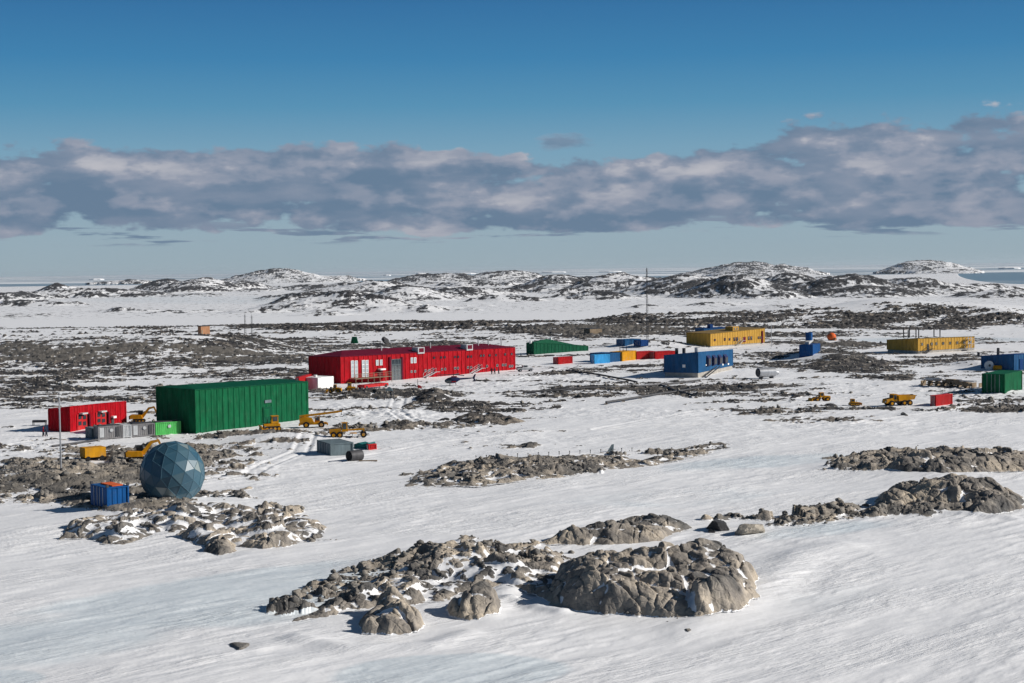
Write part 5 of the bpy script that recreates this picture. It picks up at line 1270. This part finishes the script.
# ------------------------------------------------------------------ people
def person(label, u, v, rz, top, legs, group=None, bend=0.0, arms=.25):
    p = at(u, v); nodes = []; edges = []
    def nd(x, y, z, r, par=None):
        nodes.append(((x, y, z), r));
        if par is not None: edges.append((par, len(nodes)-1))
        return len(nodes)-1
    pel = nd(0, 0, .92, .15); wa = nd(.02+bend*.1, 0, 1.12, .14, pel); ch = nd(.03+bend*.25, 0, 1.36, .17, wa); nk = nd(.04+bend*.32, 0, 1.52, .065, ch); hd = nd(.05+bend*.36, 0, 1.62, .10, nk); ht = nd(.05+bend*.38, 0, 1.70, .085, hd)
    for s in (-1, 1):
        st = .12*s; hp = nd(0, .1*s, .84, .105, pel); kn = nd(st*.6+.03, .11*s, .47, .075, hp); an = nd(st, .11*s, .09, .05, kn); nd(st+.15, .11*s, .045, .045, an)
        sh = nd(.03+bend*.25, .19*s, 1.41, .07, ch); eb = nd(.02+bend*.3, (.26+arms*.2)*s, 1.14, .05, sh); wr = nd(.14+bend*.35, (.27+arms*.15)*s, .92, .035, eb); hn = nd(.17+bend*.35, (.27+arms*.14)*s, .86, .033, wr)
        for i, (dy, ln) in enumerate(((-.03, .065), (-.01, .08), (.01, .075), (.03, .055))): nd(.19+bend*.35+.01*i, (.27+arms*.14)*s+dy, .86-ln, .010, hn)
        nd(.21+bend*.35, (.27+arms*.14)*s-.035*s, .85, .011, wr)
    me = bpy.data.meshes.new('person'); me.from_pydata([a for a, _ in nodes], edges, []); o = bpy.data.objects.new('person', me); COL.objects.link(o)
    md = o.modifiers.new('skin', 'SKIN'); md.use_smooth_shade = True
    for i, (_, r_) in enumerate(nodes): me.skin_vertices[0].data[i].radius = (r_, r_)
    me.skin_vertices[0].data[0].use_root = True
    sb = o.modifiers.new('sub', 'SUBSURF'); sb.levels = 1; sb.render_levels = 1
    me.materials.append(top); o.location = p; o.rotation_euler = (0, 0, rz); tag(o, label, 'person', group)
    # trousers follow the legs
    tr_ = MB()
    for s in (-1, 1): tr_.cyl((0, .1*s, .9), (.12*s*.6+.03, .11*s, .47), .125, 10, .095).cyl((.12*s*.6+.03, .11*s, .47), (.12*s, .11*s, .1), .095, 10, .075)
    tr_.build('trousers', legs, o, smooth=True)
    hc = Vector((.05+bend*.37, 0, 1.66)); MB().cyl(hc+Vector((.0, 0, .02)), hc+Vector((-.01, 0, .13)), .115, 12, .06).build('hat', legs, o, smooth=True)
    f = MB().cyl(hc+Vector((.075, 0, -.02)), hc+Vector((.112, 0, -.02)), .07, 12, .05).build('face', M['skin'], o, smooth=True)
    MB().cyl(hc+Vector((.112, 0, -.035)), hc+Vector((.135, 0, -.04)), .014, 6, .008).build('nose', M['skin'], f); MB().box(hc.x+.105, hc.x+.118, -.045, .045, hc.z-.012, hc.z+.012).build('sunglasses', M['black'], f)
    return o
PG = 'people standing before the red building'
person('person in dark clothes, left of the three people by the long red building', 491.8, 374.3, 1.2, M['cloth_k'], M['cloth_k'], PG)
person('person in dark clothes, middle of the three people by the long red building', 494.7, 374.3, 2.2, M['cloth_k'], M['black'], PG, arms=.5)
person('person in dark clothes, right of the three people by the long red building', 498.8, 374.1, 3.0, M['cloth_k'], M['cloth_k'], PG)
person('person in a red jacket and dark trousers at the left of the small red shed', 43.3, 436.6, .3, M['cloth_r'], M['cloth_k'], 'people by the small red shed')
person('person in dark clothing leaning forward at the left of the small red shed', 46.6, 436.8, 3.2, M['cloth_k'], M['cloth_k'], 'people by the small red shed', bend=.6)

# ------------------------------------------------------------------ icebergs on the horizon
def iceberg(u, D, w, h, seed, label):
    rn = random.Random(seed); x = (u-512)/F*D; n = 14; ring = []
    ang = [2*math.pi*i/n for i in range(n)]; rr = [rn.uniform(.75, 1.0) for _ in ang]
    rg = lambda k, z, j: [(w/2*k*rr[i]*math.cos(a), w*.3*k*rr[i]*math.sin(a), z+(rn.uniform(-j, j))) for i, a in enumerate(ang)]
    o = MB().rings([rg(1, -2, 0), rg(.96, h*.55, h*.05), rg(.72, h*.85, h*.14), rg(.35, h, h*.08)]).build('iceberg', M['snowm']); o.location = (x, D, 0)
    tag(o, label, 'iceberg', 'icebergs on the horizon')
for i, (u, D, w, h, l) in enumerate([(422, 14000, 120, 26, 'largest white iceberg on the horizon left of the tall mast'), (388, 15000, 90, 12, 'small low iceberg left of the largest one on the horizon'), (466, 17000, 260, 14, 'long flat iceberg just right of the largest one'),
     (556, 18000, 340, 14, 'flat iceberg on the horizon between the largest one and the mast'), (612, 17000, 300, 13, 'flat iceberg on the horizon next to the tall mast top'), (98, 14000, 160, 16, 'low iceberg on the horizon above the left bay'), (1010, 11000, 180, 14, 'low iceberg in the open water at the right edge')]):
    iceberg(u, D, w, h, i, l)

# ------------------------------------------------------------------ haze
hz_ = MB().box(-9000, 9000, -300, 40000, -3, 95)
mt = bpy.data.materials.new('haze'); mt.use_nodes = True; mt.node_tree.nodes.clear(); n = NT(mt.node_tree)
v = n.new('ShaderNodeVolumePrincipled'); v.inputs['Color'].default_value = (0.80, 0.90, 1.0, 1); v.inputs['Density'].default_value = HAZE_D; v.inputs['Anisotropy'].default_value = 0.2
o_ = n.new('ShaderNodeOutputMaterial'); n.l.new(v.outputs[0], o_.inputs['Volume'])
if HAZE_D > 0:
    o = hz_.build('haze', mt); tag(o, kind='stuff'); o['label'] = 'thin blue haze in the cold air over the station'
